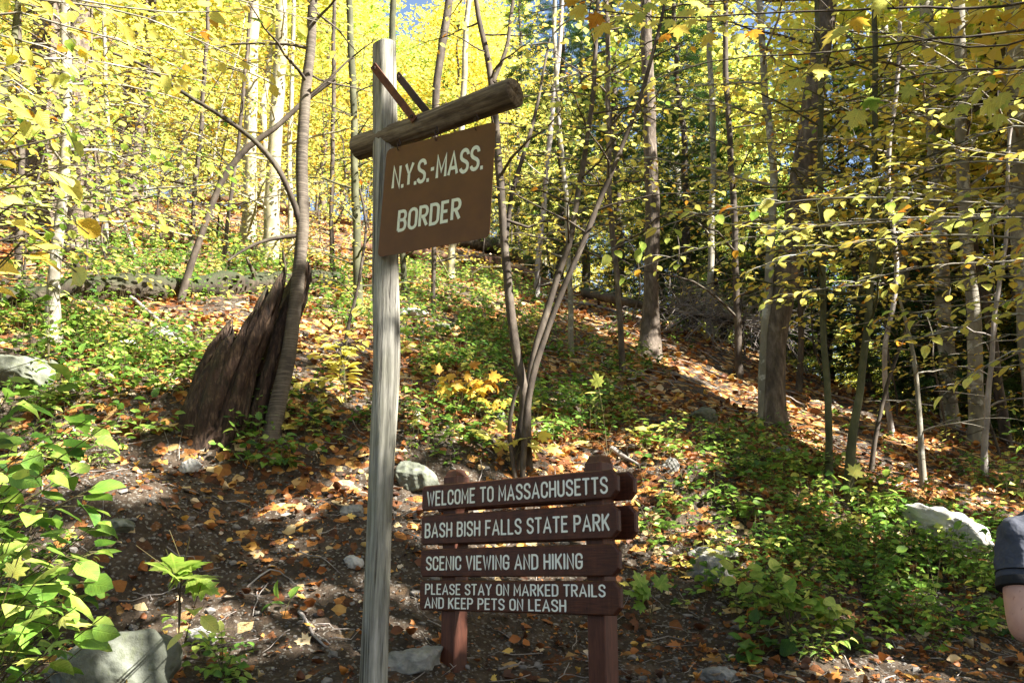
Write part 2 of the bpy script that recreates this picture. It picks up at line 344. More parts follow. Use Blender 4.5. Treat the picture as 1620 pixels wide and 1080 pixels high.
def norm(v): return v / (np.linalg.norm(v, axis=-1, keepdims=True) + 1e-9)
def tube(path, rad, sides=8, nz=0.0, nf=3.0, seed=0, cap=True, ridge=0):
    P = np.asarray(path, float); n = len(P); rad = np.broadcast_to(np.asarray(rad, float), (n,))
    T = norm(np.gradient(P, axis=0))
    a = np.array([1.0, 0, 0]) if abs(T[0][0]) < .8 else np.array([0, 1.0, 0])
    U = np.zeros_like(P); u = norm(a - T[0] * (a @ T[0]))
    for i in range(n):
        u = norm(u - T[i] * (u @ T[i])); U[i] = u
    W = np.cross(T, U)
    th = np.arange(sides) / sides * 2 * np.pi
    R = rad[:, None] * np.ones((n, sides))
    if nz:
        s = np.concatenate([[0], np.cumsum(np.linalg.norm(np.diff(P, axis=0), axis=1))])[:, None]
        R = R * (1 + nz * (np.sin(2 * th + s * nf + seed) * .5 + np.sin(3 * th - s * nf * 1.7 + seed * 2.1) * .35 + np.sin(5 * th + s * nf * 3.1 + seed * .7) * .25))
    if ridge: R = R * (1 + ridge * np.sin(th * ridge_n(sides) + seed)[None, :])
    V = P[:, None, :] + R[..., None] * (np.cos(th)[None, :, None] * U[:, None, :] + np.sin(th)[None, :, None] * W[:, None, :])
    V = V.reshape(-1, 3)
    i = np.arange(n - 1)[:, None] * sides; j = np.arange(sides)[None, :]; jn = (j + 1) % sides
    Fq = np.stack([i + j, i + jn, i + sides + jn, i + sides + j], -1).reshape(-1, 4)
    return V, Fq, n, sides
def ridge_n(s): return max(3, s // 3)
def add_tube(g, path, rad, sides=8, mat=0, nz=0.0, nf=3.0, seed=0, cap=True, tint=.5, ridge=0):
    V, Fq, n, s = tube(path, rad, sides, nz, nf, seed, ridge=ridge)
    g.add(V, Fq, tint, mat)
    if cap and sides > 4:
        for k, c in ((0, path[0]), (n - 1, path[-1])):
            ring = V[k * s:(k + 1) * s]; VV = np.vstack([ring, [c]])
            ff = np.array([[j, s, (j + 1) % s] if k == 0 else [(j + 1) % s, s, j] for j in range(s)])
            g.add(VV, ff, tint, mat)
def smooth_path(pts, n=None, amp=0.0, r=None):
    P = np.asarray(pts, float); r = r or rng
    if len(P) == 2: P = np.array([P[0], (P[0] + P[1]) / 2, P[1]])
    L = np.concatenate([[0], np.cumsum(np.linalg.norm(np.diff(P, axis=0), axis=1))])
    n = n or max(6, int(L[-1] / .25)); s = np.linspace(0, L[-1], n)
    out = np.empty((n, 3))
    # Catmull-Rom
    for i, q in enumerate(s):
        k = min(max(int(np.searchsorted(L, q, 'right')) - 1, 0), len(P) - 2); t = (q - L[k]) / (L[k + 1] - L[k] + 1e-9)
        p0 = P[max(k - 1, 0)]; p1 = P[k]; p2 = P[k + 1]; p3 = P[min(k + 2, len(P) - 1)]
        out[i] = .5 * (2 * p1 + (p2 - p0) * t + (2 * p0 - 5 * p1 + 4 * p2 - p3) * t * t + (3 * p1 - p0 - 3 * p2 + p3) * t ** 3)
    if amp:
        ph = r.uniform(0, 6.28, 6)
        for ax in range(2):
            out[:, ax] += amp * (np.sin(s * 1.3 + ph[ax]) + .6 * np.sin(s * 3.1 + ph[ax + 2]) + .3 * np.sin(s * 7 + ph[ax + 4])) * np.minimum(1, s / .6)
    return out

# leaf templates: x across, y along, z up; unit length
def T_ov(w=.33, droop=.16, fold=.06):
    y = [0, .22, .5, .78, 1.0]; ww = [0, w * .85, w, w * .6, 0]
    V = [(0, a, -droop * a * a) for a in y]
    for sgn in (-1, 1):
        for a, b in zip(y[1:4], ww[1:4]): V.append((sgn * b, a + .02, fold - droop * a * a))
    Ff = [(0, 5, 1), (1, 5, 6), (1, 6, 2), (2, 6, 7), (2, 7, 3), (3, 7, 4), (0, 1, 8), (1, 9, 8), (1, 2, 9), (2, 10, 9), (2, 3, 10), (3, 4, 10)]
    return np.array(V), np.array(Ff)
def T_maple(droop=.25):
    o = [(0, 0), (.10, .02), (.30, -.06), (.26, .14), (.56, .24), (.42, .38), (.60, .62), (.36, .60), (.22, .56), (.24, .80), (.10, .84), (0, 1.06)]
    o = o + [(-x, y) for x, y in o[-2:0:-1]]
    V = [(0, .34, .03)] + [(x, y, -droop * (x * x + (y - .34) ** 2)) for x, y in o]
    n = len(o); Ff = [(0, 1 + i, 1 + (i + 1) % n) for i in range(n)]
    return np.array(V), np.array(Ff)
def T_small(w=.32, droop=.12, fold=.07):
    V = np.array([(0, 0, 0), (w, .45, fold), (0, 1, -droop), (-w, .45, fold)]); return V, np.array([(0, 1, 2), (0, 2, 3)])
def T_curl(w=.36, c=.3):
    y = [0, .35, .7, 1]; V = []
    for i, a in enumerate(y):
        ww = [0.04, w, w * .8, .03][i]; zz = c * (a - .5) ** 2 * 2
        V += [(-ww, a, zz + c * .5 * (ww > .1)), (0, a + .03, zz), (ww * .9, a - .03, zz + c * .7 * (ww > .1))]
    Ff = []
    for i in range(3):
        b = i * 3; Ff += [(b, b + 1, b + 4, b + 3), (b + 1, b + 2, b + 5, b + 4)]
    return np.array(V) - [0, .5, 0], np.array(Ff)
def T_frond():
    V = []; Ff = []
    def strip(p, d, L, w, dz):
        p = np.array(p, float); d = np.array(d, float); d /= np.linalg.norm(d); s = np.array([-d[1], d[0]])
        b = len(V); 
        for q in (p - s * w * .4, p + d * L * .5 + s * w, p + d * L, p + d * L * .5 - s * w): V.append((q[0], q[1], dz * np.hypot(*q)))
        Ff.append((b, b + 3, b + 2, b + 1))
    strip((0, 0), (0, 1), 1, .035, -.15)
    for k, a in enumerate((.12, .32, .54, .76)):
        for s in (-1, 1): strip((0, a), (s * .8, .6), .44 * (1 - .55 * a) , .055, -.15)
    return np.array(V), np.array(Ff)
TP = dict(ov=T_ov(), round=T_ov(.45, .2, .05), narrow=T_ov(.2, .25, .05), maple=T_maple(), small=T_small(), smallr=T_small(.42), curl=T_curl(), curl2=T_curl(.42, .55), frond=T_frond(),
          mapleflat=T_maple(.1))
def put_leaves(g, tp, P, D, Nn, Sz, Tn, mat=0, r=None):
    if len(P) == 0: return
    V, Ff = TP[tp]; r = r or rng
    P = np.asarray(P, float); Y = norm(np.asarray(D, float)); Nn = np.asarray(Nn, float)
    Z = norm(Nn - Y * np.sum(Nn * Y, 1, keepdims=True)); X = np.cross(Y, Z)
    k = len(P); cz = r.uniform(.2, 2.2, k)
    W = P[:, None, :] + Sz[:, None, None] * (V[None, :, 0, None] * X[:, None, :] * r.uniform(.8, 1.15, k)[:, None, None] + V[None, :, 1, None] * Y[:, None, :] + (V[None, :, 2, None] * cz[:, None, None]) * Z[:, None, :])
    FF = (Ff[None] + (np.arange(k) * len(V))[:, None, None]).reshape(-1, Ff.shape[1])
    g.add(W.reshape(-1, 3), FF, np.repeat(Tn, len(V)), mat)
_leafmesh = {}
def leaf_mesh(tp, tint, k, mat='leaf'):
    if mat == 'leaf': mat = 'veined'
    q = (tp, round(tint * 12), k, mat)
    if q not in _leafmesh:
        g = Geo(); V, Ff = TP[tp]; V = V.copy()
        rr = np.random.default_rng(abs(hash((tp, k))) % 9999 if False else 31 * k + len(tp) * 7 + 5)
        V[:, 2] *= (.4, 1.0, 1.7, 2.4)[k % 4]; V[:, 2] += rr.normal(size=len(V)) * .012
        V[:, 0] *= rr.uniform(.85, 1.12)
        g.add(V, Ff, np.clip(q[1] / 12 + rr.normal(size=len(V)) * .02, 0, 1)); _leafmesh[q] = g.mesh('leaf', mat)
    return _leafmesh[q]
def leaf_object(name, tp, p, d, nn, sz, tint, parent, origin, mat='leaf'):
    y = norm(np.asarray(d, float)); z = norm(nn - y * (nn @ y)); x = np.cross(y, z)
    o = obj(name, leaf_mesh(tp, float(tint), int(rng.integers(4)), mat), parent)
    q = p - origin
    o.matrix_basis = Matrix(((x[0] * sz, y[0] * sz, z[0] * sz, q[0]), (x[1] * sz, y[1] * sz, z[1] * sz, q[1]), (x[2] * sz, y[2] * sz, z[2] * sz, q[2]), (0, 0, 0, 1)))
    return o

class Leaves:
    def __init__(s): s.a = []
    def add(s, P, D, Nn, Sz, Tn): s.a.append((np.atleast_2d(P), np.atleast_2d(D), np.atleast_2d(Nn), np.atleast_1d(Sz), np.atleast_1d(Tn)))
    def get(s):
        if not s.a: return [np.zeros((0, 3))] * 3 + [np.zeros(0)] * 2
        return [np.concatenate([x[i] for x in s.a]) for i in range(5)]

# sunlit gaps in the canopy: places of the slope the photograph shows in full sun
GAPS = []
def sun_gap(px, py, rpx, lift=0.0, Y=None):
    p = at(px, py, Y) if Y else hit(px, py); p = p + [0, 0, lift]
    GAPS.append((p, rpx / F * np.linalg.norm(p - CAM) * (1.25 if len(GAPS) < 15 or 50 < len(GAPS) < 64 else 1)))
for a in [(930, 500, 30), (985, 520, 38), (1045, 560, 42), (1100, 585, 46), (1160, 615, 48), (1230, 650, 50), (1290, 690, 46), (1350, 720, 46), (1410, 750, 46), (1480, 775, 44), (1560, 790, 40),
          (1010, 500, 30), (1190, 560, 34), (1330, 650, 30), (1440, 700, 26), (60, 410, 50), (160, 395, 46), (330, 410, 40), (20, 470, 30), (460, 500, 22), (560, 480, 22), (700, 520, 25), (800, 470, 30), (880, 450, 40),
          (140, 745, 62), (195, 760, 40), (90, 700, 36), (170, 690, 30), (555, 1000, 30), (460, 800, 24), (430, 870, 22), (360, 950, 24), (500, 940, 18), (620, 1010, 24), (345, 985, 20),
          (1300, 800, 40), (1350, 830, 34), (1440, 830, 40), (1520, 850, 46), (1560, 880, 30), (1400, 1065, 34), (1330, 1060, 26), (1500, 1060, 24), (240, 600, 26), (110, 620, 30), (60, 880, 34), (300, 720, 20), (700, 560, 22), (650, 500, 20), (900, 640, 14), (860, 700, 14), (980, 900, 10)]:
    sun_gap(*a)
for a_ in ((950, 512, 34), (1010, 542, 40), (1075, 575, 44), (1130, 602, 46), (1195, 634, 50), (1260, 672, 48), (1320, 706, 46), (1380, 738, 46), (1450, 765, 44), (1530, 785, 44), (1600, 800, 36)): sun_gap(*a_)
for a_ in ((40, 700, 70, 0, 3.8), (90, 640, 50, 0, 4.2), (60, 850, 70, 0, 3.5), (130, 870, 40, 0, 3.5), (240, 860, 60, 0, 4.8), (60, 960, 40, 0, 3.3), (60, 300, 80, 0, 4.5), (1300, 300, 60, 0, 7), (1450, 330, 70, 0, 7), (1150, 350, 50, 0, 7.3), (1250, 80, 80, 0, 5.3), (1500, 80, 70, 0, 5.2), (150, 60, 90, 0, 5.4)): sun_gap(*a_)
for a_ in ((1100, 340, 80, 0, 8), (1350, 340, 90, 0, 8), (1550, 330, 90, 0, 8), (1500, 480, 70, 0, 8), (1250, 420, 80, 0, 9), (1000, 380, 60, 0, 9), (1400, 200, 80, 0, 9), (1550, 180, 80, 0, 9), (1200, 150, 80, 0, 7.5), (1000, 200, 60, 0, 9), (1400, 60, 90, 0, 5.5), (1130, 60, 60, 0, 5.3), (1580, 60, 60, 0, 5.2), (900, 150, 50, 0, 9), (1150, 250, 70, 0, 9), (1340, 480, 50, 0, 9)): sun_gap(*a_)
sun_gap(630, 560, 60, 0, 5.5); sun_gap(630, 620, 50, 0, 5.5); sun_gap(622, 860, 40, 0, 5.5); sun_gap(625, 440, 34, 0, 5.5); sun_gap(600, 90, 40, 0, 5.6); sun_gap(710, 760, 20, 0, 7)
sun_gap(1610, 850, 40, 0, 2.6); sun_gap(1612, 960, 60, 0, 2.6); sun_gap(1650, 960, 60, 0, 2.6); sun_gap(1640, 900, 120, 0, 2.6)
GP = np.array([g[0] for g in GAPS]); GR = np.array([g[1] for g in GAPS])
def gap_keep(P, scale=1.0, soft=.12):
    if len(P) == 0: return np.zeros(0, bool)
    keep = np.ones(len(P), bool)
    for q, r in zip(GP, GR):
        v = P - q; s = v @ SUN; d = np.linalg.norm(v - s[:, None] * SUN, axis=1)
        keep &= ~((s > .6) & (d < r * scale + .17))
    return keep | (rng.random(len(P)) < soft)
def view_keep(P):
    """foliage that does not hang in front of the two signs"""
    px, py, z = proj(P)
    near = (z > 0) & (z < 7.4)
    a = near & (px > 560) & (px < 865) & (py > 50) & (py < 430)
    b = near & (px > 640) & (px < 1035) & (py > 705) & (py < 1000)
    c = near & (z < 6.3) & (px > 540) & (px < 660) & (py > 40)
    return ~(a | b | c)

def branch_system(g, L, path, r0, tw_len=.5, tw_sp=.22, lf_sp=.07, size=.09, tint=(.45, .08), mat=1, start=.25, r=None, droop=.15, sides=5, twigs=True, flat=.25, dir_keep=None):
    """one limb with alternating twigs in a flat spray and leaves along each twig"""
    r = r or rng; P = np.asarray(path, float)
    seg = np.linalg.norm(np.diff(P, axis=0), axis=1); s = np.concatenate([[0], np.cumsum(seg)]); LL = s[-1]
    add_tube(g, P, np.linspace(r0, max(.003, r0 * .25), len(P)), sides, mat, cap=False)
    q = start * LL; side = 1; bt = r.normal() * .04
    def pt(x): return np.array([np.interp(x, s, P[:, i]) for i in range(3)])
    while q < LL + tw_sp * .5:
        p = pt(min(q, LL)); t = norm(pt(min(q + .05, LL)) - pt(max(min(q, LL) - .05, 0)))
        sd = norm(np.cross(t, [0, 0, 1.0])); f = q / LL
        if q >= LL: d = t; ln = tw_len * .6
        else:
            d = norm(t * .65 + sd * side * r.uniform(.6, 1) + np.array([0, 0, r.uniform(-.12, .22)])); ln = tw_len * (1.15 - .7 * f) * r.uniform(.6, 1.2)
        m = 5; u = np.linspace(0, 1, m)[:, None]
        tw = p + d * ln * u + np.array([0, 0, -droop * ln]) * u * u + r.normal(size=(1, 3)) * .03 * ln * u
        if twigs: add_tube(g, tw, np.linspace(max(.0035, r0 * .28), .0018, m), 3, mat, cap=False)
        k = max(2, int(ln / lf_sp)); uu = (np.arange(k) + r.uniform(.3, .9)) / k * .95 + .05
        PP = p + d * ln * uu[:, None] + np.array([0, 0, -droop * ln]) * (uu ** 2)[:, None]
        sg = np.where(np.arange(k) % 2 == 0, 1., -1.)[:, None]; sg[-1] = 0
        sv = norm(np.cross(d, [0, 0, 1.0]))
        DD = d * .7 + sv * sg * r.uniform(.5, 1.1, (k, 1)) + r.normal(size=(k, 3)) * .12 + [0, 0, -.22]
        NN = np.array([0, 0, 1.0]) + r.normal(size=(k, 3)) * flat
        SS = size * r.uniform(.6, 1.15, k)
        TT = np.clip(tint[0] + bt + r.normal(size=k) * tint[1], 0.02, 1); TT = np.where(r.random(k) < .06, TT * .35, TT)
        L.add(PP + norm(DD) * .02, DD, NN, SS, TT)
        q += tw_sp * r.uniform(.7, 1.3); side = -side

LEAFCAP = {'n': 0, 'max': 3300}
def finish_tree(root, g, L, tp, origin, mats, objs=0, minpx=11, cull=True, gaps=True, leafmat='leaf', name='crown', hide=None):
    """twigs and the many leaves -> one crown; the leaves that show largest -> parts of their own"""
    P, D, Nn, Sz, Tn = L.get()
    if len(P):
        k = np.ones(len(P), bool)
        if gaps: k &= gap_keep(P, 1.0, .02)
        if cull: k &= view_keep(P)
        if hide is not None: k &= hide(P)
        k &= np.linalg.norm(P - CAM, axis=1) > 1.2
        P, D, Nn, Sz, Tn = P[k], D[k], Nn[k], Sz[k], Tn[k]
    big = np.zeros(len(P), bool)
    if objs and len(P):
        px, py, z = proj(P); s = np.where((z > 0) & (px > -5) & (px < 1625) & (py > -5) & (py < 1085), Sz * F / np.maximum(z, .1), 0)
        room = min(objs, LEAFCAP['max'] - LEAFCAP['n'])
        idx = np.argsort(-s)[:max(room, 0)]; idx = idx[s[idx] >= minpx]; big[idx] = True; LEAFCAP['n'] += len(idx)
        for i in idx: leaf_object('leaf', tp, P[i], D[i], Nn[i], Sz[i], Tn[i], root, origin, leafmat)
    put_leaves(g, tp, P[~big], D[~big], Nn[~big], Sz[~big], Tn[~big], 0)
    return g.build(name, mats, root, origin, kind='stuff')

def trunk_part(root, path, rad, origin, mat, sides=12, nz=.06, seed=0, name='trunk', flare=0.0, nf=2.5, ridge=0):
    rad = np.asarray(rad, float).copy()
    if flare:
        s = np.concatenate([[0], np.cumsum(np.linalg.norm(np.diff(path, axis=0), axis=1))]); rad = rad * (1 + flare * np.exp(-s / .35))
    g = Geo(); add_tube(g, path, rad, sides, 0, nz, nf, seed, ridge=ridge)
    return g.build(name, mat, root, origin)

def px_path(pts, widths, base=True, Y=None, lean=0.0):
    """trunk axis through picture points; stands on the slope where the first point meets it"""
    if Y is None: Y = hit(*pts[0])[1]
    P = []; R = []
    for i, (a, b) in enumerate(pts):
        p = at(a, b, Y + lean * i); P.append(p)
        z = (p[1]) * cP + (p[2] - 1.5) * sP; R.append(widths[min(i, len(widths) - 1)] / 2 / F * z)
    P = np.array(P); R = np.array(R)
    g = P[0].copy(); g[2] = float(H(g[0], g[1]))
    if base and abs(P[0][2] - g[2]) > .02:
        if P[0][2] > g[2]: P = np.vstack([g - [0, 0, .15], P]); R = np.concatenate([[R[0] * 1.1], R])
    P0 = P[0].copy(); 
    P[0][2] -= .12
    return P, R, Y
def extend(P, R, height, rtop):
    """carry the trunk on above the frame"""
    d = norm(P[-1] - P[-2]); d = norm(d * .6 + np.array([0, 0, .8])); top = P[-1] + d * height
    return np.vstack([P, (P[-1] + top) / 2 + rng.normal(size=3) * [.06, .06, 0], top]), np.concatenate([R, [(R[-1] + rtop) / 2, rtop]])
def interp_r(P, R, path):
    z0 = np.concatenate([[0], np.cumsum(np.linalg.norm(np.diff(P, axis=0), axis=1))]); z1 = np.concatenate([[0], np.cumsum(np.linalg.norm(np.diff(path, axis=0), axis=1))])
    return np.interp(z1 / z1[-1], z0 / z0[-1], R)

def limbs(g, L, path, rad, zlo, zhi, n, length, size, tint, mat=1, r=None, up=.35, tw=.5, twsp=.24, lfsp=.075, az=None, droop=.15, twigs=True, flat=.25):
    r = r or rng; a = r.uniform(0, 6.28); z = path[:, 2]
    for i in range(n):
        zz = zlo + (zhi - zlo) * (i + r.uniform(.1, .9)) / n; p = np.array([np.interp(zz, z, path[:, k]) for k in range(3)]); rr = np.interp(zz, z, rad)
        a += 2.4 + r.normal() * .3; aa = a if az is None else r.uniform(*az)
        ln = length * r.uniform(.6, 1.15) * (1 - .45 * (i / n)); e = up * r.uniform(.3, 1.5)
        d = np.array([math.cos(aa), math.sin(aa), e]); u = np.linspace(0, 1, 7)[:, None]
        pp = p + d * ln * u + np.array([0, 0, -.28 * ln * e / max(up, .01)]) * u ** 2 * .6 + np.cumsum(r.normal(size=(7, 3)) * .02 * ln, axis=0) * (u > 0)
        branch_system(g, L, pp, max(.006, min(rr * .45, .012 * ln + .004)), tw, twsp, lfsp, size, tint, mat, .2, r, droop, 5, twigs, flat)

TREE_N = 0
def px_tree(name, label, pts, widths, barkm, crown=None, Y=None, ext=2.0, sides=12, nz=.06, group=None, wobble=.015, flare=.5, tp='ov', objs=0, cat='tree', lean=0, ridge=0, extra=None, minpx=11, nf=2.5, hide=None):
    global TREE_N
    TREE_N += 1
    P, R, Y = px_path(pts, widths, True, Y, lean)
    if ext: P, R = extend(P, R, ext, R[-1] * .45)
    path = smooth_path(P, max(10, int(np.linalg.norm(P[-1] - P[0]) / .22)), wobble); rad = interp_r(P, R, path)
    org = path[0] + [0, 0, .12]
    root = thing(name, label, cat, org, 0, group)
    trunk_part(root, path, rad, org, barkm, sides, nz, TREE_N * 1.7, flare=flare, ridge=ridge, nf=nf)
    g = Geo(); L = Leaves()
    if crown:
        for c in (crown if isinstance(crown, list) else [crown]):
            c = dict(c); limbs(g, L, path, rad, **c)
    if extra:
        for e in extra:
            e = dict(e); pts2 = e.pop('pts'); pp = smooth_path([at(*q) if len(q) == 3 else at(q[0], q[1], Y) for q in pts2], None, .01)
            e.setdefault('r0', .012); branch_system(g, L, pp, **e)
    if g.V or L.a: finish_tree(root, g, L, tp, org, ['leaf', barkm], objs, minpx=minpx, hide=hide)
    return root, path, rad, Y

# ------------------------------------------------------------------ terrain
def axis(a, b, fine0, fine1, df, growth=1.09):
    xs = list(np.arange(fine0, fine1, df)); d = df; x = xs[-1]
    while x < b: d = min(d * growth, 2.5); x += d; xs.append(x)
    d = df; x = fine0; pre = []
    while x > a: d = min(d * growth, 2.5); x -= d; pre.append(x)
    return np.array(pre[::-1] + xs)
gx = axis(-70, 75, -4.8, 5.4, .06); gy = axis(-25, 130, 5.2, 12.5, .06, 1.05)
GX, GY = np.meshgrid(gx, gy); GZ = H(GX, GY)
GZ = GZ + .012 * wob(GX, GY, 31, 3) * sst((GY - 5) / 2) + rng.normal(size=GZ.shape) * .006 * sst((GY - 5) / 1)
nx, ny = len(gx), len(gy)
i = np.arange(ny - 1)[:, None] * nx + np.arange(nx - 1)[None, :]
g = Geo(); g.add(np.stack([GX, GY, GZ], -1).reshape(-1, 3), np.stack([i, i + 1, i + nx + 1, i + nx], -1).reshape(-1, 4))
ground = g.build('forest_slope', 'ground', kind='structure')
ground['label'] = 'bare soil bank and leaf-covered wooded slope'
def litter_density(x, y):
    toe = 6.3 + .18 * x; d = y - toe
    dens = .30 + .62 * sst((d - 1.6) / 2.2)
    dens = dens + .25 * sst((x - .2) / 1.2) * sst(1 - (x - 2.5) / 3)
    pt = np.clip(.75 + .9 * wob(x, y, 2.1, 9) + .5 * wob(x, y, 6.3, 19), .15, 1.5)
    return np.clip(dens * pt, .04, 1)
a = ground.data.attributes.new('litter', 'FLOAT', 'POINT')
a.data.foreach_set('value', (np.clip(litter_density(GX, GY), 0, 1) * .75 * sst((GY - 5.5) / 6)).astype(np.float32).ravel())
# ------------------------------------------------------------------ leaf litter, pebbles, twigs on the ground
def scatter_xy(n, x0, x1, y0, y1):
    return rng.uniform(x0, x1, n), rng.uniform(y0, y1, n)
def flat_dirs(x, y, k, tilt=.35):
    n = hn(x, y) + rng.normal(size=(k, 3)) * tilt; a = rng.uniform(0, 6.28, k)
    return np.stack([np.cos(a), np.sin(a), rng.normal(size=k) * .15], -1), n
def litter_tint(k):
    t = rng.normal(.36, .13, k); q = rng.random(k)
    t = np.where(q < .10, rng.uniform(.66, .82, k), t); t = np.where(q > .93, rng.uniform(.88, 1, k), t); t = np.where((q > .70) & (q < .93), rng.uniform(.05, .3, k), t)
    return np.clip(t, 0, 1)
lp = []
x, y = scatter_xy(15000, -5.2, 6.2, 5.4, 13.5); k = rng.random(len(x)) < litter_density(x, y) * 1.0; lp.append((x[k], y[k], .04, .105, .45))
x, y = scatter_xy(30000, -22, 24, 13.5, 34); k = (np.abs(x) < .62 * y + 1) & (rng.random(len(x)) < litter_density(x, y)); lp.append((x[k], y[k], .09, .15, .4))
x, y = scatter_xy(16000, -36, 40, 34, 62); k = (np.abs(x) < .62 * y + 1); lp.append((x[k], y[k], .16, .26, .4))
LP, LD, LN, LS, LT = [], [], [], [], []
for x, y, s0, s1, tl in lp:
    n = len(x); d, nn = flat_dirs(x, y, n, tl); s = rng.uniform(s0, s1, n)
    z = H(x, y) + .012 + rng.random(n) * .03
    LP.append(np.stack([x, y, z], -1)); LD.append(d); LN.append(nn); LS.append(s); LT.append(litter_tint(n))
LP, LD, LN, LS, LT = map(np.concatenate, (LP, LD, LN, LS, LT))
px, py, z = proj(LP); s = np.where((z > 0) & (px > 0) & (px < 1620) & (py < 1080) & (py > 0), LS * F / np.maximum(z, .1), 0)
# keep the ones plainly in view behind the boards out of the count
s = np.where((px > 668) & (px < 975) & (py > 760) & (py < 965), 0, s)
bigi = np.argsort(-s)[:300]; big = np.zeros(len(LP), bool); big[bigi] = True
for q in bigi:
    leaf_object('fallen_leaf', ('curl', 'curl2', 'ov', 'mapleflat')[q % 4], LP[q], LD[q], LN[q], LS[q] * (1.1 if q % 4 == 3 else 1), LT[q], ground, np.zeros(3), 'litter')
g = Geo()
for j, tp in enumerate(('curl', 'curl2', 'ov', 'maple')):
    near = (LP[:, 1] < 20)
    k = ~big & near & (np.arange(len(LP)) % 4 == j); put_leaves(g, tp, LP[k], LD[k], LN[k], LS[k], LT[k])
k = ~big & (LP[:, 1] >= 20); put_leaves(g, 'smallr', LP[k], LD[k], LN[k], LS[k], LT[k])
lit = g.build('leaf_litter', 'litter', kind='stuff'); lit['label'] = 'fallen brown, orange and yellow leaves covering the slope'

x, y = scatter_xy(26000, -4.8, 5.6, 5.5, 12.5); kq = (rng.random(len(x)) < .35 + .65 * litter_density(x, y)); x, y = x[kq], y[kq]; d, nn = flat_dirs(x, y, len(x), .6)
g = Geo(); put_leaves(g, 'smallr', np.stack([x, y, H(x, y) + .008 + rng.random(len(x)) * .012], -1), d, nn, rng.uniform(.012, .045, len(x)), np.clip(rng.normal(.26, .2, len(x)), 0, 1))
cr_ = g.build('leaf_crumbs', 'litter', kind='stuff'); cr_['label'] = 'crumbled brown leaf fragments over the bank soil'
def ico(sub=0):
    t = (1 + 5 ** .5) / 2
    V = [(-1, t, 0), (1, t, 0), (-1, -t, 0), (1, -t, 0), (0, -1, t), (0, 1, t), (0, -1, -t), (0, 1, -t), (t, 0, -1), (t, 0, 1), (-t, 0, -1), (-t, 0, 1)]
    Ff = [(0, 11, 5), (0, 5, 1), (0, 1, 7), (0, 7, 10), (0, 10, 11), (1, 5, 9), (5, 11, 4), (11, 10, 2), (10, 7, 6), (7, 1, 8), (3, 9, 4), (3, 4, 2), (3, 2, 6), (3, 6, 8), (3, 8, 9), (4, 9, 5), (2, 4, 11), (6, 2, 10), (8, 6, 7), (9, 8, 1)]
    V = [np.array(v, float) / np.linalg.norm(v) for v in V]
    for _ in range(sub):
        c = {}; G = []
        def mid(a, b):
            k = (min(a, b), max(a, b))
            if k not in c: m = V[a] + V[b]; V.append(m / np.linalg.norm(m)); c[k] = len(V) - 1
            return c[k]
        for a, b, d in Ff: x1, x2, x3 = mid(a, b), mid(b, d), mid(d, a); G += [(a, x1, x3), (b, x2, x1), (d, x3, x2), (x1, x2, x3)]
        Ff = G
    return np.array(V), np.array(Ff)
I0, I3 = ico(0), ico(4)
def rock_shape(seed, planes=11, rough=.04):
    r = np.random.default_rng(seed); V, Ff = I3
    n = norm(r.normal(size=(planes, 3))); d = r.uniform(.62, 1.0, planes)
    dt = V @ n.T; q = np.where(dt > .05, d / np.maximum(dt, .05), 9)
    R = -np.log(np.sum(np.exp(-q * 30), 1)) / 30
    R = np.clip(R, .3, 1.15)
    for f in (4, 9, 19): R = R * (1 + rough * 3 / f * np.sin(V @ r.normal(size=3) * f + r.uniform(0, 6)) * np.sin(V @ r.normal(size=3) * f * 1.3))
    R = R + r.normal(size=len(R)) * .006
    return V * R[:, None], Ff
g = Geo(); xs, ys = scatter_xy(6500, -4.6, 5.6, 5.6, 11); kp = rng.random(len(xs)) < (1.05 - litter_density(xs, ys)); xs, ys = xs[kp], ys[kp]
for a, b in zip(xs, ys):
    s = rng.uniform(.006, .018) if rng.random() < .86 else rng.uniform(.018, .055)
    V = I0[0] * rng.uniform(.6, 1.2, (12, 1)) * np.array([s, s * rng.uniform(.6, 1), s * .6]); an = rng.uniform(0, 6.28); c, q = math.cos(an), math.sin(an)
    V = np.stack([V[:, 0] * c - V[:, 1] * q, V[:, 0] * q + V[:, 1] * c, V[:, 2]], -1) + [a, b, float(0)]
    g.add(V, I0[1])
# drop all pebbles onto the slope in one go
allV = np.concatenate(g.V); cen = allV.reshape(-1, 12, 3)[:, :, :2].mean(1); hz = H(cen[:, 0], cen[:, 1]); allV = allV.reshape(-1, 12, 3); allV[:, :, 2] += hz[:, None] + .004; g.V = [allV.reshape(-1, 3)]
g.F = [np.concatenate(g.F)]; g.T = [np.concatenate(g.T)]; g.M = [np.concatenate(g.M)]
peb = g.build('pebbles', 'pebble', smooth=False, kind='stuff'); peb['label'] = 'loose grey pebbles in the bare soil of the bank'
g = Geo()
for q in range(900):
    if q < 420: a, b = rng.uniform(-4.6, 5.4), rng.uniform(5.6, 12)
    else: b = rng.uniform(12, 30); a = rng.uniform(-.58, .58) * b
    ln = rng.uniform(.12, .45) * (1 if q < 420 else 2.2); an = rng.uniform(0, 6.28); m = 5; u = np.linspace(-.5, .5, m)
    X = a + math.cos(an) * ln * u + rng.normal(size=m) * ln * .05; Y = b + math.sin(an) * ln * u + rng.normal(size=m) * ln * .05
    Z = H(X, Y) + .012 + rng.uniform(0, .04) * (1 if q < 420 else 3) + rng.normal(size=m) * .006
    add_tube(g, np.stack([X, Y, Z], -1), np.linspace(1, .5, m) * rng.uniform(.0025, .006) * (1 if q < 420 else 2.2), 4, 0, cap=False)
tw = g.build('twig_litter', 'dead', kind='stuff'); tw['label'] = 'small dead twigs scattered over the slope'
